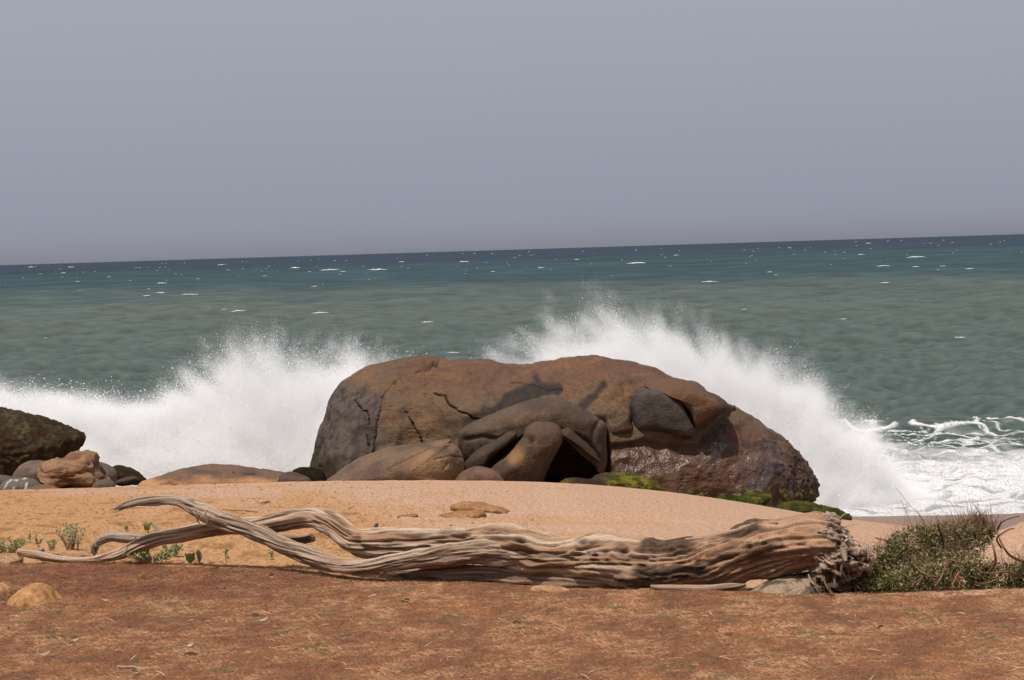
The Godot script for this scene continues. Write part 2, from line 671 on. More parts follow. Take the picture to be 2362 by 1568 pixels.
var cr_top := polyline([1012, 831, 985, 842, 955, 853, 925, 863, 900, 874, 886, 890, 880, 915, 876, 950, 872, 1000, 868, 1040])
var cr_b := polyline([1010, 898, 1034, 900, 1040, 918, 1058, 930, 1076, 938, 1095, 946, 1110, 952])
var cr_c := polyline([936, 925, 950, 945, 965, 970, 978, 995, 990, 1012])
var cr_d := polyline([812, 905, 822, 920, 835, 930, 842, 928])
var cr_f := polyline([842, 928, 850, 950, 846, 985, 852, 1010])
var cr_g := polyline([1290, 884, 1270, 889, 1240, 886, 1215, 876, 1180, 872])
var ledge := polyline([1392, 1006, 1420, 1004, 1450, 1000, 1475, 992, 1510, 1000, 1560, 1004, 1600, 1006, 1606, 986, 1640, 965, 1677, 942])
var cr_e := polyline([1394, 974, 1420, 966, 1436, 955, 1454, 946])
var stain_a := polyline([1085, 960, 1130, 945, 1175, 918, 1215, 897, 1245, 888, 1285, 884])
var stain_b := polyline([1240, 885, 1238, 868, 1232, 855])
var stain_c := polyline([1335, 920, 1352, 905, 1372, 892, 1384, 880])
var vein := polyline([935, 930, 934, 980, 930, 1020])

func paint_main(s: Vector2, p: Vector3, nm: Vector3, front: bool) -> Color:
	var push := relief(p, 0.16, 0.022)
	var q := n1.get_noise_3dv(p * 0.45)
	var q2 := n1.get_noise_3dv(p * 1.7 + Vector3(9, 0, 0))
	var hor := n1.get_noise_3d(p.x * 0.5, p.y * 4.0, p.z * 0.6)
	var body := c8(112, 90, 70).lerp(c8(130, 98, 70), smoothstep(-0.3, 0.4, q + 0.5 * q2))
	var top := smoothstep(915.0, 850.0, s.y + 26.0 * q2) * smoothstep(840.0, 1000.0, s.x)
	body = body.lerp(c8(118, 82, 64).lerp(c8(136, 94, 64), smoothstep(0.0, 0.4, hor)), top * 0.75)
	var gray := smoothstep(905.0, 868.0, s.x + 12.0 * q2) * smoothstep(858.0, 895.0, s.y + 14.0 * q2)
	var streak := n1.get_noise_3d(p.x * 6.0, p.y * 0.4, p.z * 4.0)
	body = body.lerp(c8(102, 90, 82).lerp(c8(78, 66, 60), smoothstep(-0.2, 0.35, streak)), gray)
	if front:
		# right of the crown: brown lower body, wet
		var low := smoothstep(985.0, 1015.0, s.y) * smoothstep(1370.0, 1400.0, s.x)
		low = maxf(low, smoothstep(1600.0, 1660.0, s.x) * smoothstep(940.0, 980.0, s.y - (s.x - 1676.0) * 0.5))
		body = body.lerp(c8(106, 76, 58).lerp(c8(84, 66, 54), smoothstep(-0.1, 0.4, q2 + 0.4 * q)), low)
		push += low * (0.05 * n3.get_noise_3dv(p * 0.9) + 0.02 * n3.get_noise_3dv(p * 3.0))
		# ledge: everything under it is set back
		var dl := pdist(s, ledge)
		if dl < 70.0:
			var ly := tab(s.x, PackedFloat32Array([1392, 1006, 1450, 1000, 1475, 992, 1510, 1000, 1600, 1006, 1606, 985, 1640, 965, 1677, 942]))
			if s.y > ly and s.x > 1385.0 and s.x < 1690.0:
				push -= 0.14 * (1.0 - smoothstep(0.0, 34.0, dl)) * smoothstep(1.0, 5.0, dl)
			push -= 0.16 * exp(-dl * dl / 10.0)
		# cracks
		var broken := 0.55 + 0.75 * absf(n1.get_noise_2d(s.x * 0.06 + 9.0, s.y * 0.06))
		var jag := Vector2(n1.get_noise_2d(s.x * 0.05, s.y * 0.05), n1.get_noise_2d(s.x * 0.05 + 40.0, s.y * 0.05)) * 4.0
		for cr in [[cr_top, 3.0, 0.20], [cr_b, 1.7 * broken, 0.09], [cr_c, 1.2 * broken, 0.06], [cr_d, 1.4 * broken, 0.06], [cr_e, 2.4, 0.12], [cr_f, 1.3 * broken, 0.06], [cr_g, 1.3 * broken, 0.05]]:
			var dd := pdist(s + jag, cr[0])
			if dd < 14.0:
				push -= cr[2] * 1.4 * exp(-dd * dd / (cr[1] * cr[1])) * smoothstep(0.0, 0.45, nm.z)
				body = body.lerp(c8(52, 42, 36), 0.85 * exp(-dd * dd / (cr[1] * cr[1] * 0.8)))  # shade inside the cracks, painted in as dark colour
		if s.x < tab(s.y, PackedFloat32Array([831, 1012, 863, 925, 890, 886, 950, 876, 1040, 868])):
			push -= 0.12 * smoothstep(0.05, 0.5, nm.z)
		# black stain with white specks
		var st := minf(minf(pdist(s, stain_a) - 24.0 * (1.0 - absf(s.x - 1180.0) / 190.0), pdist(s, stain_b) - 7.0), pdist(s, stain_c) - 8.0) + 9.0 * q2
		var black := smoothstep(5.0, -4.0, st)
		body = body.lerp(c8(54, 46, 44), black * 0.92)
		push -= 0.03 * black
		var v := pdist(s, vein)
		body = body.lerp(c8(54, 48, 42), 0.5 * smoothstep(12.0, 2.0, v + 8.0 * q2))
		# olive patch
		var olive := smoothstep(44.0, 18.0, s.distance_to(Vector2(1045, 965)) + 16.0 * q2)
		body = body.lerp(c8(88, 74, 54), olive * 0.7)
		# the hollow under the leaning blocks
		var cave := smoothstep(1175.0, 1215.0, s.x) * smoothstep(1396.0, 1380.0, s.x) * smoothstep(940.0, 985.0, s.y)
		push -= 1.5 * cave
		# algae low down on the left and on the right end
		var algae := smoothstep(1015.0, 1060.0, s.y + 25.0 * q2) * smoothstep(800.0, 740.0, s.x + 20.0 * q)
		algae = maxf(algae, smoothstep(735.0, 722.0, s.x + 8.0 * q2) * smoothstep(950.0, 1000.0, s.y))
		body = body.lerp(c8(62, 56, 34), algae * 0.9)
		var barn := smoothstep(1770.0, 1830.0, s.x + 26.0 * q2)
		var pit := n1.get_noise_3dv(p * 9.0)
		body = body.lerp(c8(74, 56, 46).lerp(c8(104, 80, 64), smoothstep(-0.1, 0.3, pit)), barn * 0.8)
		push += barn * 0.06 * pit
		var weed := smoothstep(-0.02, 0.14, n1.get_noise_3d(p.x * 7.0 + p.y * 4.0, p.y * 3.0 - p.x * 2.0, p.z)) * smoothstep(1090.0, 1125.0, s.y - 0.12 * (s.x - 1700.0)) * smoothstep(1480.0, 1620.0, s.x)
		weed *= smoothstep(-0.25, 0.25, q2 + 0.1)
		body = body.lerp(c8(136, 142, 52), weed)
		push += weed * 0.03
	var net := absf(n2.get_noise_3dv(p * 0.8 + Vector3(q2, hor, q2) * 0.5))
	var hair := smoothstep(0.035, 0.0, net) * smoothstep(-0.1, 0.3, q + 0.2)
	push -= 0.02 * hair
	var sp := 0.74 * (1.0 + 0.26 * n1.get_noise_3dv(p * 7.0) + 0.22 * n1.get_noise_3dv(p * 22.0) - 0.16 * smoothstep(0.0, 0.5, q2) - 0.14 * smoothstep(0.1, 0.5, n1.get_noise_3d(p.x * 2.2, p.y * 0.35, p.z * 1.5)) - 0.4 * hair)
	return Color(body.r * sp, body.g * sp * 0.985, body.b * sp * 0.97, push)

func main_wet(s: Vector2, p: Vector3) -> bool:
	return s.x > 1395.0 and s.y > 1008.0 + 14.0 * n2.get_noise_3dv(p * 1.2) and s.x < 1800.0 + 40.0 * n2.get_noise_3dv(p * 2.0) and n2.get_noise_3dv(p * 0.9 + Vector3(4, 0, 0)) > -0.35

func plain_paint(a: Color, b: Color, big: float, small: float, f := 1.2) -> Callable:
	return func(_s: Vector2, p: Vector3, _n: Vector3, _f: bool) -> Color:
		var q := n1.get_noise_3dv(p * f)
		var q2 := n1.get_noise_3dv(p * f * 4.0)
		var col := scale_c(a.lerp(b, smoothstep(-0.35, 0.35, q + 0.4 * q2)), 0.70 * (1.0 + 0.28 * n1.get_noise_3dv(p * 8.0) + 0.22 * n1.get_noise_3dv(p * 24.0)))
		return Color(col.r, col.g, col.b, relief(p, big, small))

func build_big_rock():
	var o := spot(1300, 1100, 62.5)
	var rock := base("boulder", o)
	tag(rock, "huge rounded brown boulder with cracked crown in the middle of the beach", "boulder", "rocks on the beach")
	var dim := [1.0]
	var out := [716, 1100, 717, 1040, 728, 1000, 745, 962, 760, 925, 778, 898, 800, 876, 828, 858, 862, 845, 900, 838, 950, 831, 1005, 828, 1080, 829, 1140, 834, 1205, 837, 1250, 834, 1300, 831, 1365, 829, 1430, 833, 1475, 841, 1512, 855,
		1545, 871, 1600, 884, 1650, 912, 1690, 938, 1730, 958, 1775, 982, 1815, 1010, 1848, 1044, 1868, 1078, 1880, 1112, 1878, 1140, 1866, 1160, 1862, 1200, 1700, 1230, 1400, 1215, 1100, 1195, 850, 1180, 740, 1150]
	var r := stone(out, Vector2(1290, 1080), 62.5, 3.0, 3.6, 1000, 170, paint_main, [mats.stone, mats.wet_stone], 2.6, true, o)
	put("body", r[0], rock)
	# plates of the cracked crown
	var slab_p := func(s: Vector2, p: Vector3, _n: Vector3, _f: bool) -> Color:
		var q := n1.get_noise_3dv(p * 1.4)
		var c := c8(100, 72, 52).lerp(c8(76, 56, 45), smoothstep(-0.2, 0.4, q + (s.x - 1620.0) / 160.0))
		return Color(c.r, c.g, c.b, relief(p, 0.05, 0.025))
	r = stone([1490, 890, 1530, 878, 1570, 877, 1605, 886, 1640, 903, 1664, 918, 1678, 932, 1674, 945, 1640, 965, 1612, 981, 1597, 990, 1588, 960, 1568, 930, 1540, 908, 1515, 896], Vector2(1600, 930), 60.5, 0.85, 2.2, 240, 44, slab_p, [mats.stone], 3.6, null, o)
	put("crown_slab", r[0], rock)
	var dark_p := func(_s: Vector2, p: Vector3, _n: Vector3, _f: bool) -> Color:
		var q := n1.get_noise_3dv(p * 1.2)
		var c := c8(78, 68, 64).lerp(c8(62, 52, 46), smoothstep(-0.2, 0.4, q))
		return Color(c.r, c.g, c.b, relief(p, 0.05, 0.02))
	r = stone([1452, 948, 1452, 930, 1465, 908, 1490, 896, 1525, 895, 1552, 908, 1575, 930, 1592, 958, 1604, 985, 1600, 1006, 1570, 1004, 1530, 996, 1500, 992, 1478, 990, 1462, 985], Vector2(1525, 950), 60.05, 0.36, 1.8, 240, 44, dark_p, [mats.stone], 7.0, null, o)
	var dk := put("crown_slab", r[0], rock)
	tag(dk, "smooth dark grey plate in the crown of the boulder")
	r = stone([1396, 980, 1422, 968, 1440, 956, 1452, 950, 1458, 970, 1462, 988, 1440, 998, 1398, 1005], Vector2(1430, 982), 60.05, 0.42, 1.6, 90, 24, plain_paint(c8(104, 80, 64), c8(86, 66, 54), 0.03, 0.015), [mats.stone], 3.5, null, o)
	put("crown_wedge", r[0], rock)

	# blocks that lean against its front
	var lip := polyline([1284, 984, 1297, 990, 1330, 996, 1361, 1014, 1378, 1050])
	var edge_l := polyline([1388, 962, 1368, 984, 1362, 1010])
	var tan_p := func(s: Vector2, p: Vector3, _n: Vector3, front: bool) -> Color:
		var q := n1.get_noise_3dv(p * 0.9)
		var q2 := n1.get_noise_3dv(p * 3.5)
		var col := scale_c(c8(112, 90, 70).lerp(c8(90, 72, 57), smoothstep(-0.35, 0.35, q + 0.4 * q2)), 0.70 * (1.0 + 0.28 * n1.get_noise_3dv(p * 8.0) + 0.22 * n1.get_noise_3dv(p * 24.0)))
		var push := relief(p, 0.07, 0.015)
		if front:
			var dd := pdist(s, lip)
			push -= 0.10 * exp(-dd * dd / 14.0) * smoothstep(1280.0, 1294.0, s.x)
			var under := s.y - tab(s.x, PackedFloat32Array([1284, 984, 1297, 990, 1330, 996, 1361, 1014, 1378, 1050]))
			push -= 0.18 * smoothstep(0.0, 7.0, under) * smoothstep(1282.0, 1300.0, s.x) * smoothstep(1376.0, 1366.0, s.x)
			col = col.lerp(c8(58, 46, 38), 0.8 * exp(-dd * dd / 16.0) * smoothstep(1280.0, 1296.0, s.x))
			dd = pdist(s, edge_l)
			push -= 0.05 * exp(-dd * dd / 30.0)
			dd = pdist(s, polyline([1075, 1010, 1110, 1002, 1150, 1006, 1180, 998]))
			push -= 0.05 * exp(-dd * dd / 30.0)
		return Color(col.r, col.g, col.b, push)
	r = stone([1056, 1010, 1060, 995, 1085, 978, 1120, 960, 1160, 942, 1205, 927, 1250, 919, 1300, 920, 1335, 935, 1365, 955, 1388, 970, 1396, 990, 1400, 1030, 1400, 1062, 1390, 1092, 1378, 1078, 1368, 1056, 1346, 1034, 1320, 1024, 1296, 1016, 1270, 1010, 1200, 1020, 1130, 1050, 1080, 1066, 1062, 1045],
		Vector2(1255, 965), 59.7, 0.9, 1.9, 300, 50, tan_p, [mats.stone], 2.6)
	tag(put("leaning_block", r[0], self, r[1]), "tan arched block roofing the dark hollow against the huge boulder", "rock", "rocks on the beach")
	var knob_p := func(s: Vector2, p: Vector3, _n: Vector3, _f: bool) -> Color:
		var q := n1.get_noise_3dv(p * 1.3)
		var c := scale_c(c8(104, 80, 60).lerp(c8(84, 66, 51), smoothstep(-0.2, 0.4, q)), 0.70 * (1.0 + 0.28 * n1.get_noise_3dv(p * 8.0) + 0.22 * n1.get_noise_3dv(p * 24.0)))
		c = c.lerp(c8(150, 112, 74), 0.7 * smoothstep(36.0, 8.0, s.distance_to(Vector2(1185, 1045)) + 14.0 * q))
		var push := relief(p, 0.05, 0.02)
		var e := (s - Vector2(1222, 1008)) * Vector2(0.8, 1.3)
		push -= 0.16 * exp(-e.length_squared() / 90.0)
		c = c.lerp(c8(70, 54, 42), 0.6 * exp(-e.length_squared() / 60.0))
		push += 0.05 * exp(-pow(s.distance_to(Vector2(1236, 996)) / 22.0, 2.0))
		return Color(c.r, c.g, c.b, push)
	r = stone([1110, 1112, 1128, 1085, 1150, 1062, 1178, 1040, 1200, 1012, 1212, 990, 1232, 976, 1260, 972, 1285, 978, 1299, 995, 1296, 1020, 1280, 1050, 1262, 1085, 1245, 1120, 1200, 1140, 1130, 1135],
		Vector2(1205, 1060), 58.6, 0.85, 1.2, 220, 44, knob_p, [mats.stone], 2.3)
	tag(put("knob_boulder", r[0], self, r[1]), "tall brown boulder with a rounded head at the mouth of the hollow", "rock", "rocks on the beach")
	r = stone([1066, 1078, 1080, 1055, 1110, 1032, 1145, 1012, 1172, 995, 1188, 994, 1192, 1003, 1175, 1022, 1150, 1040, 1125, 1062, 1105, 1090, 1075, 1100], Vector2(1125, 1045), 58.7, 0.42, 0.8, 160, 30, plain_paint(c8(96, 76, 58), c8(78, 62, 50), 0.03, 0.015), [mats.stone], 2.2)
	tag(put("rib_rock", r[0], self, r[1]), "narrow finger of rock slanting up under the arched block", "rock", "rocks on the beach")
	var flat_p := func(s: Vector2, p: Vector3, _n: Vector3, _f: bool) -> Color:
		var q := n1.get_noise_3dv(p * 1.1)
		var c := scale_c(c8(128, 102, 80).lerp(c8(106, 83, 68), smoothstep(-0.2, 0.4, q)), 0.74 * (1.0 + 0.28 * n1.get_noise_3dv(p * 8.0) + 0.22 * n1.get_noise_3dv(p * 24.0)))
		c = c.lerp(c8(158, 122, 84), 0.6 * smoothstep(70.0, 20.0, s.distance_to(Vector2(1010, 1070)) + 30.0 * q))
		var push := relief(p, 0.06, 0.02)
		for cr in [[polyline([1040, 1017, 1000, 1024, 975, 1036, 940, 1052, 900, 1075]), 1.6, 0.04], [polyline([1066, 1052, 1040, 1046, 1005, 1052]), 1.4, 0.025], [polyline([1048, 1100, 1030, 1088, 1024, 1075, 1034, 1062]), 3.0, 0.02]]:
			var dd := pdist(s, cr[0])
			push -= cr[2] * exp(-dd * dd / (cr[1] * cr[1]))
		return Color(c.r, c.g, c.b, push)
	r = stone([745, 1112, 770, 1092, 800, 1072, 840, 1050, 880, 1036, 930, 1028, 985, 1020, 1036, 1012, 1044, 1020, 1060, 1034, 1068, 1055, 1070, 1080, 1058, 1102, 1040, 1125, 900, 1135, 770, 1130], Vector2(940, 1085), 58.2, 1.0, 1.4, 260, 44, flat_p, [mats.stone], 2.1)
	tag(put("flat_boulder", r[0], self, r[1]), "broad low tan boulder sloping to the left at the big boulder's foot", "rock", "rocks on the beach")
	r = stone([1048, 1112, 1062, 1090, 1090, 1078, 1118, 1078, 1142, 1088, 1158, 1106, 1160, 1125, 1050, 1128], Vector2(1104, 1102), 57.0, 0.5, 0.6, 120, 26, plain_paint(c8(130, 98, 78), c8(112, 82, 66), 0.03, 0.012), [mats.stone])
	tag(put("small_rock", r[0], self, r[1]), "small pinkish brown rock half buried in sand below the tall knobbed boulder", "rock", "rocks on the beach")

func moss_paint(lo: Color, hi: Color, rock_c: Color, x0: float, x1: float) -> Callable:
	return func(s: Vector2, p: Vector3, n: Vector3, _f: bool) -> Color:
		var q := n1.get_noise_3dv(p * 3.0)
		var c := lo.lerp(hi, smoothstep(-0.3, 0.3, q + 0.6 * n1.get_noise_3dv(p * 14.0)))
		var bare := smoothstep(x1, x0, s.x + 20.0 * q)
		c = c.lerp(rock_c, bare * smoothstep(-0.35, 0.1, q + 0.3))
		return Color(c.r, c.g, c.b, relief(p, 0.03, 0.02) + 0.03 * n1.get_noise_3dv(p * 12.0))

func build_mossy_rocks():
	var hi := c8(138, 132, 56)
	var lo := c8(88, 84, 42)
	var r := stone([1358, 1112, 1368, 1100, 1390, 1092, 1425, 1090, 1470, 1096, 1500, 1104, 1516, 1114, 1520, 1135, 1440, 1140, 1360, 1132], Vector2(1440, 1114), 57.4, 0.5, 0.6, 130, 26, moss_paint(lo, hi, c8(84, 68, 58), 1385, 1425), [mats.moss])
	tag(put("mossy_rock", r[0], self, r[1]), "rock with a yellow green algae coat beside the mouth of the hollow", "rock", "mossy rocks at the boulder's foot")
	r = stone([1288, 1118, 1300, 1107, 1330, 1103, 1365, 1108, 1400, 1118, 1400, 1134, 1290, 1134], Vector2(1340, 1118), 57.0, 0.4, 0.5, 100, 22, moss_paint(lo, hi, c8(78, 60, 52), 1330, 1300), [mats.moss])
	tag(put("mossy_rock", r[0], self, r[1]), "low dark rock with a thin green rim in front of the hollow", "rock", "mossy rocks at the boulder's foot")
	r = stone([1692, 1160, 1705, 1150, 1728, 1140, 1760, 1138, 1778, 1140, 1778, 1150, 1765, 1162, 1755, 1175, 1700, 1172], Vector2(1738, 1156), 57.6, 0.45, 0.5, 120, 26, moss_paint(c8(70, 76, 36), c8(112, 114, 50), lo, 0, 1), [mats.moss], 3.0)
	tag(put("mossy_rock", r[0], self, r[1]), "wedge shaped bright green rock below the weedy right end of the boulder", "rock", "mossy rocks at the boulder's foot")
	r = stone([1650, 1150, 1664, 1143, 1690, 1143, 1720, 1150, 1750, 1162, 1780, 1172, 1775, 1182, 1700, 1172, 1655, 1160], Vector2(1700, 1158), 57.2, 0.3, 0.5, 110, 22, moss_paint(c8(56, 62, 32), c8(82, 86, 42), lo, 0, 1), [mats.moss])
	tag(put("mossy_rock", r[0], self, r[1]), "thin green strip of rock just left of the green wedge", "rock", "mossy rocks at the boulder's foot")
	r = stone([1798, 1172, 1806, 1160, 1830, 1155, 1870, 1160, 1905, 1168, 1935, 1175, 1950, 1182, 1962, 1190, 1958, 1200, 1900, 1196, 1850, 1190, 1805, 1180], Vector2(1865, 1175), 57.0, 0.45, 0.6, 160, 26, moss_paint(c8(62, 64, 34), c8(94, 94, 48), lo, 0, 1), [mats.moss])
	tag(put("mossy_rock", r[0], self, r[1]), "long low furry green rock at the boulder's right foot beside the foam", "rock", "mossy rocks at the boulder's foot")

func build_left_rocks():
	var weedy := func(s: Vector2, p: Vector3, _n: Vector3, _f: bool) -> Color:
		var q := n1.get_noise_3dv(p * 1.2)
		var q2 := n1.get_noise_3dv(p * 7.0)
		var c := c8(72, 60, 48).lerp(c8(98, 90, 62), smoothstep(-0.1, 0.5, 0.5 * q + q2))
		c = c.lerp(c8(70, 46, 34), smoothstep(0.1, 0.5, -q) * 0.7)
		return Color(c.r, c.g, c.b, relief(p, 0.10, 0.05) + 0.05 * q2)
	var r := stone([-160, 960, -100, 938, -40, 936, 0, 941, 50, 950, 95, 962, 130, 978, 160, 990, 185, 1003, 188, 1018, 175, 1040, 160, 1075, 140, 1120, 60, 1140, -100, 1140, -180, 1100], Vector2(20, 1040), 62.0, 1.6, 2.0, 260, 50, weedy, [mats.moss])
	tag(put("weedy_boulder", r[0], self, r[1]), "dark boulder furred with brown green weed cut by the photo's left edge", "boulder", "rocks on the beach")
	var crag := func(s: Vector2, p: Vector3, n: Vector3, _f: bool) -> Color:
		var q := n1.get_noise_3dv(p * 2.0)
		var lay := n3.get_noise_3d(p.x * 0.9 + p.y * 0.5, p.y * 2.6, p.z * 0.9)
		var c := c8(126, 90, 62).lerp(c8(100, 68, 46), smoothstep(-0.3, 0.4, q))
		c = c.lerp(c8(158, 122, 90), 0.6 * smoothstep(0.1, 0.6, lay))
		return Color(c.r, c.g, c.b, relief(p, 0.08, 0.03) + 0.10 * lay)
	r = stone([90, 1110, 93, 1085, 98, 1072, 115, 1066, 137, 1062, 150, 1052, 175, 1049, 200, 1049, 216, 1056, 220, 1072, 222, 1085, 240, 1098, 246, 1110, 230, 1122, 160, 1126, 100, 1122], Vector2(160, 1090), 57.2, 0.75, 0.8, 240, 44, crag, [mats.stone], 3.0)
	tag(put("craggy_boulder", r[0], self, r[1]), "craggy layered orange brown boulder in front of the weedy one", "rock", "rocks on the beach")
	var grey := plain_paint(c8(138, 114, 98), c8(112, 92, 80), 0.04, 0.015)
	r = stone([24, 1112, 28, 1090, 42, 1072, 65, 1062, 100, 1062, 120, 1075, 125, 1120, 60, 1130], Vector2(75, 1095), 58.2, 0.6, 0.6, 120, 26, grey, [mats.stone])
	tag(put("beach_rock", r[0], self, r[1]), "smooth grey brown rock tucked behind the left of the craggy boulder", "rock", "rocks on the beach")
	r = stone([205, 1100, 208, 1070, 220, 1064, 242, 1070, 262, 1082, 271, 1098, 266, 1115, 230, 1122], Vector2(238, 1095), 58.0, 0.5, 0.6, 120, 26, grey, [mats.stone])
	tag(put("beach_rock", r[0], self, r[1]), "smooth grey brown rock tucked behind the right of the craggy boulder", "rock", "rocks on the beach")
	r = stone([250, 1090, 258, 1076, 280, 1073, 305, 1082, 325, 1094, 336, 1106, 320, 1118, 262, 1118], Vector2(290, 1098), 58.6, 0.5, 0.6, 120, 26, plain_paint(c8(72, 62, 44), c8(88, 78, 52), 0.05, 0.03, 3.0), [mats.moss])
	tag(put("beach_rock", r[0], self, r[1]), "small rounded weed covered rock left of the low dome of stone", "rock", "rocks on the beach")
	r = stone([262, 1114, 275, 1104, 296, 1098, 316, 1100, 306, 1108, 290, 1116], Vector2(288, 1107), 57.0, 0.3, 0.3, 80, 18, plain_paint(c8(104, 76, 56), c8(84, 62, 48), 0.02, 0.01), [mats.stone])
	tag(put("beach_rock", r[0], self, r[1]), "thin flat dark sliver of rock below the small weed covered one", "rock", "rocks on the beach")
	var streaky := func(_s: Vector2, p: Vector3, _n: Vector3, _f: bool) -> Color:
		var q := n1.get_noise_3d(p.x * 5.0 - p.y * 2.0, p.y * 1.2, p.z * 2.0)
		var c := c8(100, 90, 82).lerp(c8(196, 190, 182), smoothstep(0.22, 0.4, q) * smoothstep(1.55, 1.8, p.y))
		return Color(c.r, c.g, c.b, relief(p, 0.04, 0.012))
	r = stone([-4, 1132, 2, 1116, 20, 1103, 50, 1100, 78, 1104, 95, 1118, 94, 1134, 50, 1144, 4, 1142], Vector2(48, 1122), 56.6, 0.5, 0.5, 120, 26, streaky, [mats.stone])
	tag(put("beach_rock", r[0], self, r[1]), "round grey rock streaked with white droppings at the far left", "rock", "rocks on the beach")
	r = stone([-60, 1110, -40, 1096, -10, 1094, 20, 1098, 34, 1108, 20, 1128, -50, 1130], Vector2(-8, 1112), 57.2, 0.5, 0.5, 100, 22, plain_paint(c8(114, 94, 78), c8(94, 76, 64), 0.03, 0.015), [mats.stone])
	tag(put("beach_rock", r[0], self, r[1]), "brown rock at the left edge behind the white streaked rock", "rock", "rocks on the beach")
	r = stone([210, 1122, 220, 1110, 238, 1105, 256, 1109, 264, 1119, 258, 1130, 218, 1132], Vector2(237, 1118), 56.6, 0.3, 0.3, 90, 20, plain_paint(c8(124, 106, 94), c8(104, 88, 78), 0.02, 0.01), [mats.stone])
	tag(put("beach_rock", r[0], self, r[1]), "small smooth grey stone at the craggy boulder's right foot", "rock", "rocks on the beach")
	r = stone([58, 1128, 75, 1119, 100, 1116, 122, 1120, 134, 1128, 120, 1138, 70, 1138], Vector2(96, 1127), 56.3, 0.3, 0.3, 90, 20, plain_paint(c8(140, 106, 82), c8(120, 92, 72), 0.02, 0.01), [mats.stone])
	tag(put("beach_rock", r[0], self, r[1]), "low flat tan stone at the craggy boulder's left foot", "rock", "rocks on the beach")
	var dome := func(s: Vector2, p: Vector3, _n: Vector3, _f: bool) -> Color:
		var q := n1.get_noise_3dv(p * 1.0)
		var c := scale_c(c8(126, 98, 76).lerp(c8(102, 79, 65), smoothstep(-0.2, 0.4, q)), 0.74 * (1.0 + 0.28 * n1.get_noise_3dv(p * 8.0) + 0.22 * n1.get_noise_3dv(p * 24.0)))
		c = c.lerp(c8(178, 132, 92), smoothstep(1090.0, 1108.0, s.y + 18.0 * q))
		var push := relief(p, 0.05, 0.02)
		for cr in [[polyline([545, 1083, 570, 1086, 595, 1084]), 2.0, 0.06], [polyline([375, 1110, 400, 1106, 415, 1112]), 2.0, 0.05]]:
			var dd := pdist(s, cr[0])
			push -= cr[2] * exp(-dd * dd / (cr[1] * cr[1]))
		return Color(c.r, c.g, c.b, push)
	r = stone([318, 1116, 345, 1103, 375, 1093, 410, 1081, 450, 1074, 500, 1071, 545, 1073, 590, 1078, 640, 1086, 685, 1097, 700, 1112, 690, 1135, 500, 1140, 330, 1130], Vector2(510, 1108), 57.6, 0.9, 1.2, 240, 40, dome, [mats.stone], 2.0)
	tag(put("dome_rock", r[0], self, r[1]), "long low brown dome of stone in front of the left splash", "rock", "rocks on the beach")
	r = stone([640, 1108, 648, 1092, 668, 1087, 695, 1094, 715, 1104, 712, 1120, 645, 1122], Vector2(678, 1105), 57.0, 0.4, 0.4, 100, 20, plain_paint(c8(108, 86, 68), c8(90, 70, 58), 0.03, 0.015), [mats.stone])
	tag(put("beach_rock", r[0], self, r[1]), "small brown rock at the right end of the low dome", "rock", "rocks on the beach")
	r = stone([668, 1094, 680, 1082, 705, 1077, 735, 1083, 750, 1098, 748, 1116, 680, 1116], Vector2(710, 1098), 58.0, 0.5, 0.6, 110, 22, plain_paint(c8(62, 56, 40), c8(50, 44, 34), 0.04, 0.03, 3.0), [mats.moss])
	tag(put("beach_rock", r[0], self, r[1]), "small black weedy rock wedged left of the huge boulder's base", "rock", "rocks on the beach")

# ---- driftwood ----------------------------------------------------------------------------------
func log_depth(px: float) -> float:
	return tab(px, PackedFloat32Array([0, 31.3, 560, 30.2, 850, 28.9, 1300, 27.6, 1640, 27.0, 1900, 26.4, 2361, 26.0]))

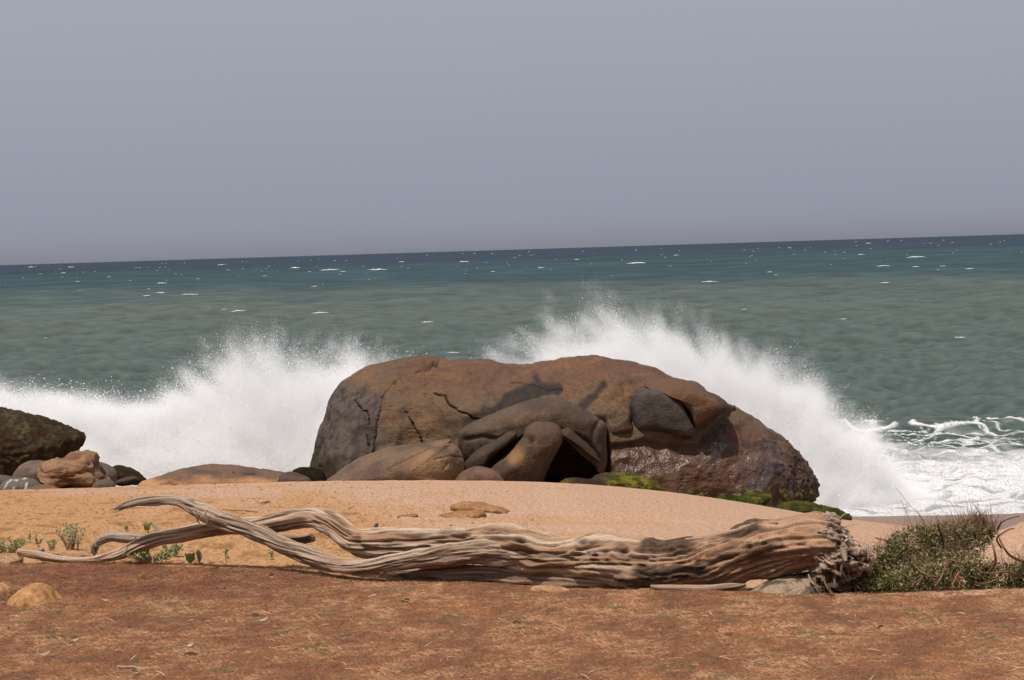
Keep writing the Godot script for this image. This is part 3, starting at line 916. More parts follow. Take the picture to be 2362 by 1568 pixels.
# keys: [x, y, radius] on the sheet; returns a mesh of the limb. feat(px, frac, ang) -> colour + push (m) in alpha
func limb(keys: Array, away: float, nl: int, ns: int, feat: Callable, o: Vector3, twist := 0.5, cap_start := true) -> ArrayMesh:
	var pts := []
	for k in keys:
		var dd: float = log_depth(k[0]) + away + (k[3] if k.size() > 3 else 0.0)
		pts.append([spot(k[0], k[1], dd), k[2] / F * dd, k[0]])
	var m := pts.size()
	var c := PackedVector3Array()
	var r := PackedFloat32Array()
	var xs := PackedFloat32Array()
	for i in nl:
		var u := float(i) / (nl - 1) * (m - 1)
		var k := mini(int(u), m - 2)
		var t := u - k
		var a: Array = pts[maxi(k - 1, 0)]
		var b: Array = pts[k]
		var d: Array = pts[k + 1]
		var e: Array = pts[mini(k + 2, m - 1)]
		c.append((b[0] as Vector3).cubic_interpolate(d[0], a[0], e[0], t))
		r.append(cubic_interpolate(b[1], d[1], a[1], e[1], t))
		xs.append(lerpf(b[2], d[2], t))
	var v := PackedVector3Array()
	var cols := PackedColorArray()
	var run := 0.0
	for i in nl:
		var t := (c[mini(i + 1, nl - 1)] - c[maxi(i - 1, 0)]).normalized()
		if i > 0:
			run += c[i].distance_to(c[i - 1])
		var fr := Vector3.UP.cross(t)
		if fr.length() < 0.05:
			fr = Vector3(0, 0, 1)
		fr = fr.normalized()
		if fr.z < 0.0:
			fr = -fr
		var up := t.cross(fr)
		if up.y < 0.0:
			up = -up
		var cap := 1.0
		if i == 0 or i == nl - 1:
			cap = 0.02
		for k in ns:
			var a := TAU * k / ns
			var dir := fr * cos(a) + up * sin(a)
			var at := a + run * twist
			var g := Vector3(cos(at) * 0.5, sin(at) * 0.5, run * 0.35)
			var ga := r[i] * 22.0
			var grain := n3.get_noise_3d(g.x * ga, g.y * ga, g.z * 1.3)
			var fine := n1.get_noise_3d(g.x * ga * 3.5, g.y * ga * 3.5, g.z * 3.0)
			var lump := n2.get_noise_3d(cos(a) * 0.8, sin(a) * 0.8, run * 2.3) + 0.3 * n2.get_noise_3d(cos(a) * 1.8 + 9.0, sin(a) * 1.8, run * 5.0)
			var col: Color = feat.call(xs[i], a, grain, fine, g)
			var push := r[i] * 0.16 * lump - minf(0.028, r[i] * 0.18) * smoothstep(0.3, 0.8, grain) - minf(0.010, r[i] * 0.08) * fine + col.a
			v.append(c[i] + dir * maxf(0.003, (r[i] + push)) * cap - o)
			col.a = 1.0
			cols.append(col)
	var n := grid_normals(ns, nl, v, true)
	var mid := ns * (nl / 2)
	var flip := 1.0 if n[mid].dot(v[mid] + o - c[nl / 2]) > 0.0 else -1.0
	return sheet(ns, nl, v, cols, true, flip, [mats.wood])

var knots := [[972, 0.42, 40, 17, 0.035], [1040, 0.75, 22, 7, 0.025], [845, 0.2, 12, 18, 0.03], [1148, 0.82, 16, 5, 0.03], [1222, 0.6, 17, 6, 0.035], [1228, 0.15, 34, 13, 0.05], [1250, -0.15, 26, 8, 0.04], [1347, 0.28, 15, 5, 0.035], [1325, 0.1, 16, 5, 0.02], [1358, 0.72, 12, 4, 0.03], [1442, 0.72, 14, 5, 0.03], [1413, 0.35, 13, 6, 0.02],
	[1449, 0.5, 16, 9, 0.035], [1390, 0.25, 9, 4, 0.025], [1086, 0.55, 24, 6, 0.03], [1500, 0.1, 14, 4, 0.02], [1000, -0.1, 14, 5, 0.02], [1720, 0.35, 22, 10, 0.02], [1770, -0.2, 30, 9, 0.025], [1610, -0.05, 34, 6, 0.03], [1690, 0.05, 40, 6, 0.03]]

func trunk_feat(px: float, a: float, grain: float, fine: float, g: Vector3) -> Color:
	var pale := c8(204, 180, 157, 0.86)
	var warm := c8(174, 138, 108, 0.86)
	var col := pale.lerp(warm, smoothstep(-0.4, 0.5, n2.get_noise_3d(g.x * 5.0, g.y * 5.0, g.z * 2.0) + 0.3 * fine))
	var old := smoothstep(1380.0, 1640.0, px)
	col = col.lerp(c8(158, 122, 96, 0.88).lerp(c8(188, 142, 106, 0.88), smoothstep(-0.3, 0.4, fine + 0.4 * n2.get_noise_2d(px * 0.02, a * 2.0))), old * 0.75)
	var push := 0.0
	var y := sin(a)
	if cos(a) > -0.2:
		for k in knots:
			var dx: float = (px - k[0]) / k[2]
			var dy: float = (y - k[1]) * 52.0 / k[3]
			var q := dx * dx + dy * dy
			if q < 6.0:
				push -= k[4] * exp(-q * 1.6)
				push += k[4] * 0.35 * exp(-pow(sqrt(q) - 1.25, 2.0) * 6.0)
				col = col.lerp(c8(92, 74, 62, 0.8), 0.75 * exp(-q * 1.3))
	# remains of furrowed bark
	var bark := 0.0
	if px > 1440.0:
		var wob := 0.30 * n1.get_noise_3d(g.x * 6.0, g.y * 6.0, g.z * 2.5) + 0.12 * fine
		bark = maxf(bark, smoothstep(0.10, 0.02, absf(y - 0.86 + wob * 0.6) - 0.14) * smoothstep(1475.0, 1495.0, px) * smoothstep(1650.0, 1600.0, px))
		bark = maxf(bark, smoothstep(0.10, 0.02, absf(y + 0.12 + wob - (px - 1560.0) * 0.0016) - 0.30) * smoothstep(1470.0, 1500.0, px + 40.0 * wob) * smoothstep(1700.0, 1640.0, px + 90.0 * wob))
		bark = maxf(bark, smoothstep(0.08, 0.02, absf(y - 0.80 + wob) - 0.16) * smoothstep(1690.0, 1720.0, px) * smoothstep(1800.0, 1770.0, px))
		bark = maxf(bark, smoothstep(0.08, 0.02, absf(y - 0.15 + wob * 1.5 ) - 0.12) * smoothstep(1740.0, 1760.0, px) * smoothstep(1880.0, 1830.0, px) * 0.8)
		bark = maxf(bark, smoothstep(0.08, 0.0, absf(y + 0.55 + wob) - 0.10) * smoothstep(1380.0, 1440.0, px) * smoothstep(1560.0, 1500.0, px))
		bark *= 1.0 if cos(a) > -0.3 else 0.0
	var fur := n3.get_noise_3d(g.x * 26.0, g.y * 26.0, g.z * 7.0)
	col = col.lerp(c8(74, 60, 50, 0.8).lerp(c8(108, 88, 72, 0.8), smoothstep(0.0, 0.6, fur)), bark)
	push += bark * (0.012 + 0.014 * fur)
	col = col.lerp(c8(104, 82, 66, 0.8), (1.0 - bark) * 0.72 * smoothstep(0.35, 0.75, grain))
	return Color(col.r, col.g, col.b, push)

func limb_feat(px: float, a: float, grain: float, fine: float, g: Vector3) -> Color:
	var col := c8(196, 172, 150, 0.86).lerp(c8(156, 126, 102, 0.86), smoothstep(-0.35, 0.5, n2.get_noise_3d(g.x * 5.0 + 4.0, g.y * 5.0, g.z * 2.0) + 0.4 * fine))
	col = col.lerp(c8(98, 80, 66, 0.8), 0.75 * smoothstep(0.3, 0.8, grain))
	col = col.lerp(c8(176, 160, 144, 0.86), 0.4 * smoothstep(600.0, 300.0, px))
	return Color(col.r, col.g, col.b, 0.0)

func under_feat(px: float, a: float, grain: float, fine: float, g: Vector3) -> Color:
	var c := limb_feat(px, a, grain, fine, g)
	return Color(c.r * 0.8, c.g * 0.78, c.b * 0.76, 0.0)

func build_log():
	var o := spot(1400, 1365, 27.4)
	var t := base("driftwood_log", o)
	tag(t, "long bleached driftwood log with forked branches lying along the lawn's edge", "log")
	put("trunk", limb([[1932, 1256, 60], [1912, 1254, 68], [1870, 1253, 66], [1830, 1256, 66], [1794, 1262, 67], [1711, 1281, 67], [1633, 1302, 64], [1537, 1306, 58], [1480, 1301, 60], [1393, 1288, 58], [1306, 1285, 47], [1219, 1274, 50], [1144, 1255, 47], [1080, 1256, 40], [1020, 1253, 37], [960, 1252, 36], [900, 1253, 37],
		[841, 1250, 34], [812, 1241, 31], [782, 1219, 30], [754, 1203, 28], [725, 1194, 25], [690, 1194, 23], [653, 1201, 22], [610, 1209, 20], [560, 1213, 20], [500, 1216, 20], [450, 1226, 18], [410, 1234, 17], [375, 1239, 17], [335, 1250, 17], [300, 1266, 16], [270, 1279, 14], [230, 1288, 9], [190, 1291, 7], [150, 1290, 8], [110, 1285, 9], [78, 1278, 10], [55, 1274, 10], [40, 1272, 8]],
		0.0, 900, 110, trunk_feat, o, 0.35), t)
	put("branch", limb([[1290, 1288, 8, 0.26], [1210, 1284, 22, 0.19], [1130, 1275, 29, 0.08], [1050, 1276, 27, 0.02], [1000, 1284, 24], [950, 1290, 21], [913, 1295, 19], [856, 1305, 18], [812, 1307, 18], [769, 1301, 19], [711, 1280, 21], [653, 1258, 19], [592, 1228, 19], [540, 1209, 20], [506, 1199, 22], [482, 1188, 24], [452, 1174, 18], [425, 1160, 14], [399, 1153, 12], [361, 1152, 13], [320, 1156, 11], [290, 1163, 8], [262, 1173, 3]],
		-0.28, 460, 72, limb_feat, o, 0.7), t)
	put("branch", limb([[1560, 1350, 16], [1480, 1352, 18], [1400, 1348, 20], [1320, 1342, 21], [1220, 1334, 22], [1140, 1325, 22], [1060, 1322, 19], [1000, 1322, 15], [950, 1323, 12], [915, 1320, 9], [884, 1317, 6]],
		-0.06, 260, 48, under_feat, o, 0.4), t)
	put("branch", limb([[345, 1245, 10], [318, 1243, 13], [285, 1240, 13], [260, 1237, 13], [240, 1242, 12], [224, 1251, 9], [214, 1262, 6], [210, 1276, 4]], 0.1, 120, 36, limb_feat, o, 0.6), t)
	put("spike", limb([[372, 1232, 9], [362, 1222, 7], [355, 1212, 5], [348, 1202, 2]], 0.08, 40, 20, limb_feat, o), t)
	put("spike", limb([[845, 1236, 8], [856, 1224, 7], [864, 1214, 6], [870, 1204, 4]], 0.25, 40, 20, limb_feat, o), t)
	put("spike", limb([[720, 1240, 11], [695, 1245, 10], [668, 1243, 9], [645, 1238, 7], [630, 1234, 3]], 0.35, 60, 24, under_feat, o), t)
	put("spike", limb([[78, 1279, 7], [88, 1271, 7], [95, 1267, 7], [98, 1264, 4]], 0.15, 40, 20, limb_feat, o), t)
	put("spike", limb([[44, 1276, 3], [42, 1290, 2], [41, 1302, 1]], 0.1, 20, 10, limb_feat, o), t)
	# strips of lifted wood along the trunk
	put("strip", limb([[1720, 1349, 4], [1690, 1352, 8], [1640, 1357, 9], [1580, 1357, 9], [1530, 1355, 7], [1500, 1351, 3]], -0.32, 120, 24, limb_feat, o), t)
	put("strip", limb([[1795, 1205, 3], [1740, 1212, 6], [1690, 1226, 7], [1640, 1238, 6], [1580, 1244, 3]], -0.14, 120, 24, limb_feat, o), t)
	# torn root end: a stump leg, cords and splinters
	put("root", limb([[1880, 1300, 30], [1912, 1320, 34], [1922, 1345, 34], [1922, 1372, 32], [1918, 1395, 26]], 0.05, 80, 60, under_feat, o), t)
	var torn := func(_s: Vector2, p: Vector3, _n: Vector3, _f: bool) -> Color:
		var q := n3.get_noise_3d(p.x * 4.0 + p.y * 3.0, p.y * 7.0, p.z * 6.0)
		var q2 := n1.get_noise_3d(p.x * 9.0 + p.y * 6.0, p.y * 16.0, p.z * 12.0)
		var c := c8(84, 66, 54, 0.8).lerp(c8(186, 160, 138, 0.85), smoothstep(0.1, 0.8, q + 0.6 * q2))
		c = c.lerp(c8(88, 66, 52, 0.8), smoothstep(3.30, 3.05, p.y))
		return Color(c.r, c.g, c.b, 0.06 * q + 0.035 * q2)
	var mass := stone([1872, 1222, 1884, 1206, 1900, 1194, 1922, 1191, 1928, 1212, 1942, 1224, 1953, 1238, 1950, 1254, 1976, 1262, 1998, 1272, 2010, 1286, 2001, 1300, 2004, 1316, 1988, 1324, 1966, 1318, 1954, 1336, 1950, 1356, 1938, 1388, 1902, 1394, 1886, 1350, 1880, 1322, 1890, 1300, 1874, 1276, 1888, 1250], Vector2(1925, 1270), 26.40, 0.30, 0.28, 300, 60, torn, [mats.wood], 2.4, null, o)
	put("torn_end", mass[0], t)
	var bits := []
	for i in 56:                                    # the torn rim of the trunk
		var a := rng.randf() * TAU
		var rr := 58.0 * sqrt(rng.randf_range(0.35, 1.0))
		bits.append([spot(1912 + gauss() * 7.0, 1254 - sin(a) * rr, 26.4 - cos(a) * rr / F * 26.4), Vector3(0.9, -0.15 + 0.35 * sin(a), -0.35 * cos(a))])
	for i in 120:                                   # the fringe that hangs to the right
		var u := rng.randf()
		bits.append([spot(lerpf(1915, 1985, u) + gauss() * 10.0, lerpf(1225, 1300, u) + gauss() * 15.0, 26.4 + gauss() * 0.16), Vector3(0.75, -0.55, gauss() * 0.4)])
	for i in 50:                                    # the shaggy leg
		bits.append([spot(1915 + gauss() * 22.0, rng.randf_range(1310, 1380), 26.25 + gauss() * 0.12), Vector3(0.1, -0.9, gauss() * 0.4)])
	for i in 12:                                    # split tip of the arching branch
		bits.append([spot(268 + absf(gauss()) * 26.0, 1168 + gauss() * 5.0, 30.55 + gauss() * 0.03), Vector3(-0.9, -0.3, gauss() * 0.1)])
	for i in 10:                                    # broken knuckle where it bends
		bits.append([spot(462 + gauss() * 14.0, 1200 + gauss() * 9.0, 29.95 + gauss() * 0.05), Vector3(-0.5, -0.6, gauss() * 0.3)])
	for i in 8:                                     # end of the short side branch
		bits.append([spot(213 + gauss() * 5.0, 1266 + gauss() * 6.0, 30.9), Vector3(-0.2, -0.9, gauss() * 0.3)])
	for i in bits.size():
		var b := Buf.new()
		var from: Vector3 = bits[i][0]
		var dir: Vector3 = ((bits[i][1] as Vector3) + Vector3(gauss(), gauss(), gauss()) * 0.33).normalized()
		var chunk := rng.randf() < 0.35
		var ln := (rng.randf_range(0.03, 0.08) if chunk else rng.randf_range(0.03, 0.13)) * (0.6 if i >= 226 else 1.0)
		var w := (rng.randf_range(0.016, 0.036) if chunk else rng.randf_range(0.004, 0.012)) * (0.6 if i >= 226 else 1.0)
		var side := Vector3(gauss(), gauss(), gauss()) * 0.02
		var k := rng.randf()
		var col := c8(216, 196, 176, 0.9).lerp(c8(120, 96, 78, 0.8), pow(k, 0.6) if i < 176 else 0.5 + 0.5 * k)
		var mid := from + dir * ln * 0.5 + side
		b.tube(PackedVector3Array([from - dir * 0.06 - o, from - o, mid - o, from + dir * ln + side * 2.2 - o]), PackedFloat32Array([w * 0.6, w, w * rng.randf_range(0.6, 1.0), w * rng.randf_range(0.1, 0.6)]), 5, scale_c(col, 0.85), col, rng.randf_range(0.35, 0.7))
		put("splinter", b.mesh(mats.wood), t)

# ---- spray --------------------------------------------------------------------------------------
func drops_mesh(n: int, size: float, seed_: int) -> ArrayMesh:
	var r := RandomNumberGenerator.new()
	r.seed = seed_
	var b := Buf.new()
	var corner := [Vector3(1, 1, 1), Vector3(1, -1, -1), Vector3(-1, 1, -1), Vector3(-1, -1, 1)]
	for i in n:
		var p := Vector3(r.randfn(), r.randfn(), r.randfn()) * 0.5
		var q := Basis(Vector3(r.randfn(), r.randfn(), r.randfn()).normalized(), r.randf() * TAU) * (size * 0.577 * r.randf_range(0.5, 1.5))
		for k in 4:
			var x: Vector3 = q.x * corner[(k + 1) % 4].x + q.y * corner[(k + 1) % 4].y + q.z * corner[(k + 1) % 4].z
			var y: Vector3 = q.x * corner[(k + 2) % 4].x + q.y * corner[(k + 2) % 4].y + q.z * corner[(k + 2) % 4].z
			var z: Vector3 = q.x * corner[(k + 3) % 4].x + q.y * corner[(k + 3) % 4].y + q.z * corner[(k + 3) % 4].z
			b.face(p + x, p + y, p + z, Color.WHITE, x + y + z)
	return b.mesh(mats.spray)

# Water thrown up from the point hit (sheet x, y) and torn into droplets; top, bottom and fall (how deep it takes to turn opaque) run along x.
func plume(called: String, label: String, top: PackedFloat32Array, bottom: PackedFloat32Array, fall: PackedFloat32Array, hit: Vector2, d0: float, count: int, fuzz: float, beads: float, torn: float):
	var x0 := top[0]
	var x1 := top[top.size() - 2]
	var fine := []
	var coarse := []
	var tries := 0
	while fine.size() < count and tries < count * 40:
		tries += 1
		var px := rng.randf_range(x0, x1)
		var yt := tab(px, top) + gauss() * fuzz
		var yb := tab(px, bottom)
		var t := rng.randf() * (yb - yt)
		var fl := tab(px, fall)
		var w := pow(clampf(t / fl, 0.0, 1.0), 1.5)
		var from_hit := Vector2(px, yt + t) - hit
		var q := n1.get_noise_2d(px * 0.008 + d0, (yt + t) * 0.010)
		var q2 := n1.get_noise_2d(from_hit.angle() * 7.0 + 30.0, from_hit.length() * 0.010 + d0)
		if t < fl * 2.2:
			w *= smoothstep(-0.40, 0.28, 0.8 * q * (0.5 + 0.5 * torn) + 0.9 * torn * q2 + 0.28 * (t / fl - 0.4))
		if rng.randf() > w:
			continue
		var p := spot(px, yt + t, d0 - t * 0.0075 + gauss() * 0.55)
		var deep := clampf(t / fl, 0.0, 1.0)
		var s := rng.randf_range(0.14, 0.34) * (0.7 + 0.55 * deep)
		var along := Vector3(from_hit.x, -from_hit.y, 0.0).normalized() + Vector3(gauss(), gauss(), gauss()) * 0.25
		var basis := turned(along, rng.randf() * TAU, 1.0, Vector3.ZERO).basis * Basis.from_scale(Vector3(s * 0.75, s * 1.7, s * 0.75))
		fine.append(Transform3D(basis, p))
		if rng.randf() < beads * (1.0 - 0.8 * deep):
			coarse.append(Transform3D(basis.scaled_local(Vector3(1.3, 1.1, 1.3)), p + Vector3(gauss(), gauss(), gauss()) * 0.08))
	var o := base(called, Vector3.ZERO)
	tag(o, label, "splash", "wave splashes behind the rocks", "stuff")
	many("mist", drops_mesh(1450, 0.0085, 5), fine, [], o)
	many("droplets", drops_mesh(30, 0.034, 6), coarse, [], o)

func build_spray():
	plume("splash", "tall white burst of spray left of the huge boulder", PackedFloat32Array([-160, 850, 0, 868, 60, 893, 140, 885, 200, 898, 280, 912, 340, 905, 395, 893, 425, 850, 450, 810, 500, 786, 560, 745, 605, 733, 650, 765, 690, 780, 740, 778, 800, 762, 850, 783, 890, 798, 905, 826, 960, 826, 1015, 824, 1030, 850]),
		PackedFloat32Array([-160, 1140, 1030, 1140]), PackedFloat32Array([-160, 60, 400, 65, 440, 90, 600, 130, 800, 110, 900, 90]), Vector2(660, 1130), 69.0, 10000, 13.0, 0.6, 1.0)
	plume("splash", "drifting curtain of spray thrown over the right of the huge boulder", PackedFloat32Array([1120, 800, 1200, 757, 1260, 727, 1330, 704, 1400, 693, 1450, 700, 1520, 722, 1600, 745, 1680, 775, 1740, 798, 1800, 818, 1870, 845, 1900, 875, 1930, 918, 1980, 953, 2010, 990, 2025, 1040, 2070, 1090, 2110, 1130, 2140, 1165]),
		PackedFloat32Array([1120, 870, 1400, 880, 1650, 1000, 1850, 1185, 2140, 1188]), PackedFloat32Array([1120, 430, 1300, 270, 1400, 220, 1480, 170, 1560, 150, 1800, 140, 1900, 140, 1980, 130, 2020, 100, 2140, 50]), Vector2(1780, 1250), 69.5, 10000, 24.0, 0.22, 0.3)

# ---- plants -------------------------------------------------------------------------------------
func leaf_mesh(w: float, bend: float, fold: float) -> ArrayMesh:
	var b := Buf.new()
	var rows := [[0.0, 0.06], [0.3, 0.42], [0.6, 0.5], [0.85, 0.3], [1.0, 0.0]]
	for i in 4:
		var a: Array = rows[i]
		var d: Array = rows[i + 1]
		for s in [-1.0, 1.0]:
			var a0 := Vector3(0, a[0], bend * a[0] * a[0])
			var d0 := Vector3(0, d[0], bend * d[0] * d[0])
			var a1: Vector3 = a0 + Vector3(s * a[1] * w, 0, fold * a[1])
			var d1: Vector3 = d0 + Vector3(s * d[1] * w, 0, fold * d[1])
			b.face(a0, a1, d0, Color.WHITE, Vector3(0, 0, 1))
			if d[1] > 0.0:
				b.face(a1, d1, d0, Color.WHITE, Vector3(0, 0, 1))
	return b.mesh(mats.leaf)

func turned(up: Vector3, spin: float, s: float, at: Vector3) -> Transform3D:
	var y := up.normalized()
	var x := y.cross(Vector3(0, 0, 1) if absf(y.z) < 0.9 else Vector3.RIGHT).normalized()
	var z := x.cross(y)
	return Transform3D(Basis(x, y, z) * Basis(Vector3.UP, spin) * Basis.from_scale(Vector3.ONE * s), at)

func build_bush():
	var o := spot(2130, 1392, 26.6)
	o.y = 2.98
	var t := base("bush", o)
	tag(t, "sprawling green bush full of bare twigs beside the log's torn end", "bush")
	# lobes: sheet x, y, half width, half height, depth
	var lobes := [[2090, 1345, 130, 42, 26.5], [2060, 1290, 62, 45, 26.9], [2120, 1260, 75, 48, 27.1], [2200, 1250, 82, 48, 27.3], [2190, 1320, 110, 60, 26.7], [2255, 1225, 48, 32, 27.5], [2300, 1340, 90, 42, 26.7], [2375, 1335, 70, 48, 26.8], [2010, 1355, 50, 32, 26.4]]
	var where := []
	var cols := []
	for i in 30000:
		var l: Array = lobes[rng.randi() % lobes.size()]
		var g := Vector3(gauss(), gauss(), gauss())
		g = g.normalized() * pow(rng.randf(), 0.42)
		var p := spot(l[0] + g.x * l[2], l[1] + g.y * l[3], l[4] + g.z * l[3] / F * 27.0 * 1.3)
		if n1.get_noise_3dv(p * 4.0) < -0.10 or p.y < 2.96:
			continue
		var up := Vector3(gauss() * 0.8 + g.x * 0.5, 0.5 + gauss() * 0.5, gauss() * 0.8 + g.z * 0.5)
		where.append(turned(up, rng.randf() * TAU, rng.randf_range(0.014, 0.034), p - o))
		var k := rng.randf()
		var c := c8(78, 82, 42).lerp(c8(140, 134, 88), k * k)
		if rng.randf() < (0.42 if p.y > 3.45 else 0.10):
			c = c8(160, 140, 100).lerp(c8(112, 94, 66), rng.randf())
		if rng.randf() < 0.0015:
			c = c8(220, 214, 190)
		cols.append(c)
	tag(many("foliage", leaf_mesh(0.75, 0.25, 0.15), where, cols, t), "", "", "", "stuff")
	# fine bare twigs, joined
	var b := Buf.new()
	for i in 2600:
		var l: Array = lobes[[1, 2, 3, 3, 5, 5, 4, 0, 6, 7][rng.randi() % 10]]
		var g := Vector3(gauss(), gauss(), gauss()).normalized() * rng.randf_range(0.4, 1.0)
		var p := spot(l[0] + g.x * l[2], l[1] + g.y * l[3], l[4] + g.z * l[3] / F * 27.0 * 1.3) - o
		if p.y < 0.02:
			continue
		var dir := Vector3(gauss() * 0.7, 0.75 + gauss() * 0.5, gauss() * 0.6).normalized()
		var ln := rng.randf_range(0.07, 0.24)
		var q := p + dir * ln * 0.5 + Vector3(gauss(), gauss(), gauss()) * 0.015
		var e := p + dir * ln + Vector3(gauss(), gauss(), gauss()) * 0.03
		var c := c8(156, 130, 104).lerp(c8(96, 76, 60), rng.randf())
		var w := rng.randf_range(0.0014, 0.0032)
		b.tube(PackedVector3Array([p, q, e]), PackedFloat32Array([w, w * 0.8, w * 0.4]), 4, c, c)
	tag(put("twigs", b.mesh(mats.twig), t), "", "", "", "stuff")
	# the stems one can pick out
	var stems := [[[2185, 1400], [2160, 1360], [2172, 1330], [2190, 1290], 4], [[2108, 1300], [2125, 1318], [2160, 1330], [2200, 1322], 3], [[2180, 1240], [2168, 1222], [2162, 1200], [2160, 1190], 4], [[2095, 1220], [2110, 1230], [2095, 1190], [2078, 1152], 0.9], [[2132, 1240], [2130, 1200], [2100, 1165], [2068, 1125], 0.8],
		[[2361, 1295], [2330, 1280], [2310, 1250], [2296, 1215], 3.6], [[2310, 1262], [2300, 1240], [2325, 1222], [2340, 1218], 2.6], [[2300, 1225], [2310, 1205], [2330, 1195], [2352, 1190], 2.6], [[2270, 1330], [2296, 1300], [2292, 1260], [2280, 1235], 4], [[1988, 1300], [2000, 1330], [2015, 1345], [2022, 1372], 3],
		[[2020, 1240], [2070, 1250], [2120, 1255], [2180, 1248], 2], [[2250, 1320], [2220, 1300], [2190, 1290], [2160, 1292], 3], [[2080, 1392], [2110, 1350], [2128, 1330], [2140, 1310], 3], [[2361, 1330], [2320, 1318], [2290, 1322], [2250, 1318], 3], [[2330, 1300], [2310, 1330], [2270, 1345], [2240, 1340], 2.5]]
	for s in stems:
		var bb := Buf.new()
		var pts := PackedVector3Array()
		var rr := PackedFloat32Array()
		for k in 13:
			var u := k / 12.0 * 3.0
			var m := mini(int(u), 2)
			var w4 := []
			for q in 4:
				var kk: Array = s[clampi(m - 1 + q, 0, 3)]
				w4.append(Vector2(kk[0], kk[1]))
			var xy: Vector2 = (w4[1] as Vector2).cubic_interpolate(w4[2], w4[0], w4[3], u - m)
			pts.append(spot(xy.x, xy.y, 26.75 - 0.45 * sin(u) + (0.5 if s[0][1] < 1260 else 0.0)) - o)
			rr.append(s[4] / F * 27.0 * (1.0 - 0.55 * k / 12.0))
		bb.tube(pts, rr, 7, c8(124, 98, 78), c8(104, 82, 66))
		put("stem", bb.mesh(mats.twig), t)
	for q in [[2212, 1318, 2196, 1372], [2222, 1330, 2215, 1356]]:
		var bb := Buf.new()
		bb.tube(PackedVector3Array([spot(q[0], q[1], 26.0) - o, spot((q[0] + q[2]) * 0.5 - 5.0, (q[1] + q[3]) * 0.5, 25.98) - o, spot(q[2], q[3], 26.0) - o]), PackedFloat32Array([0.010, 0.016, 0.006]), 8, c8(176, 112, 84), c8(158, 96, 74), 0.4)
		put("seed_pod", bb.mesh(mats.twig), t)

func sprig(called: String, label: String, category: String, px: float, py: float, h: float, stems: int, spread: float, leaf: float, per: int, green: Color, green2: Color, stem_c: Color, group: String):
	var o := ground_at(px, py)
	var t := base(called, o)
	tag(t, label, category, group)
	var where := []
	var cols := []
	for i in stems:
		var b := Buf.new()
		var a := rng.randf() * TAU
		var lean := Vector3(cos(a), 0, sin(a)) * spread * sqrt(rng.randf())
		var hh := h * rng.randf_range(0.6, 1.0)
		var root := lean * 0.35
		var pts := PackedVector3Array()
		var rr := PackedFloat32Array()
		for k in 5:
			var u := k / 4.0
			pts.append(root + lean * 0.65 * u * u + Vector3(gauss() * 0.006, hh * u - 0.02, gauss() * 0.006))
			rr.append(0.0042 * (1.0 - 0.5 * u))
		b.tube(pts, rr, 5, stem_c, stem_c)
		put("stem", b.mesh(mats.twig), t)
		for k in per * 2:
			var u := 1.0 - 0.8 * pow(float(k) / (per * 2), 1.1)
			var p := root + lean * 0.65 * u * u + Vector3(0, hh * u, 0)
			var az := k * 2.4 + rng.randf()
			where.append(turned(Vector3(cos(az) * 0.8, 0.7 + 0.3 * u, sin(az) * 0.8), PI + gauss() * 0.4, leaf * rng.randf_range(0.4, 0.8), p))
			cols.append(green.lerp(green2, rng.randf()))
	for i in where.size():
		if where.size() > 60:
			break
		var m := put("leaf", leaf_meshes[0], t)
		m.transform = where[i]
		var sm := (mats.leaf as StandardMaterial3D).duplicate()
		sm.albedo_color = (cols[i] as Color).linear_to_srgb()
		m.material_override = sm
	if where.size() > 60:
		tag(many("foliage", leaf_meshes[0], where, cols, t), "", "", "", "stuff")

var leaf_meshes := []

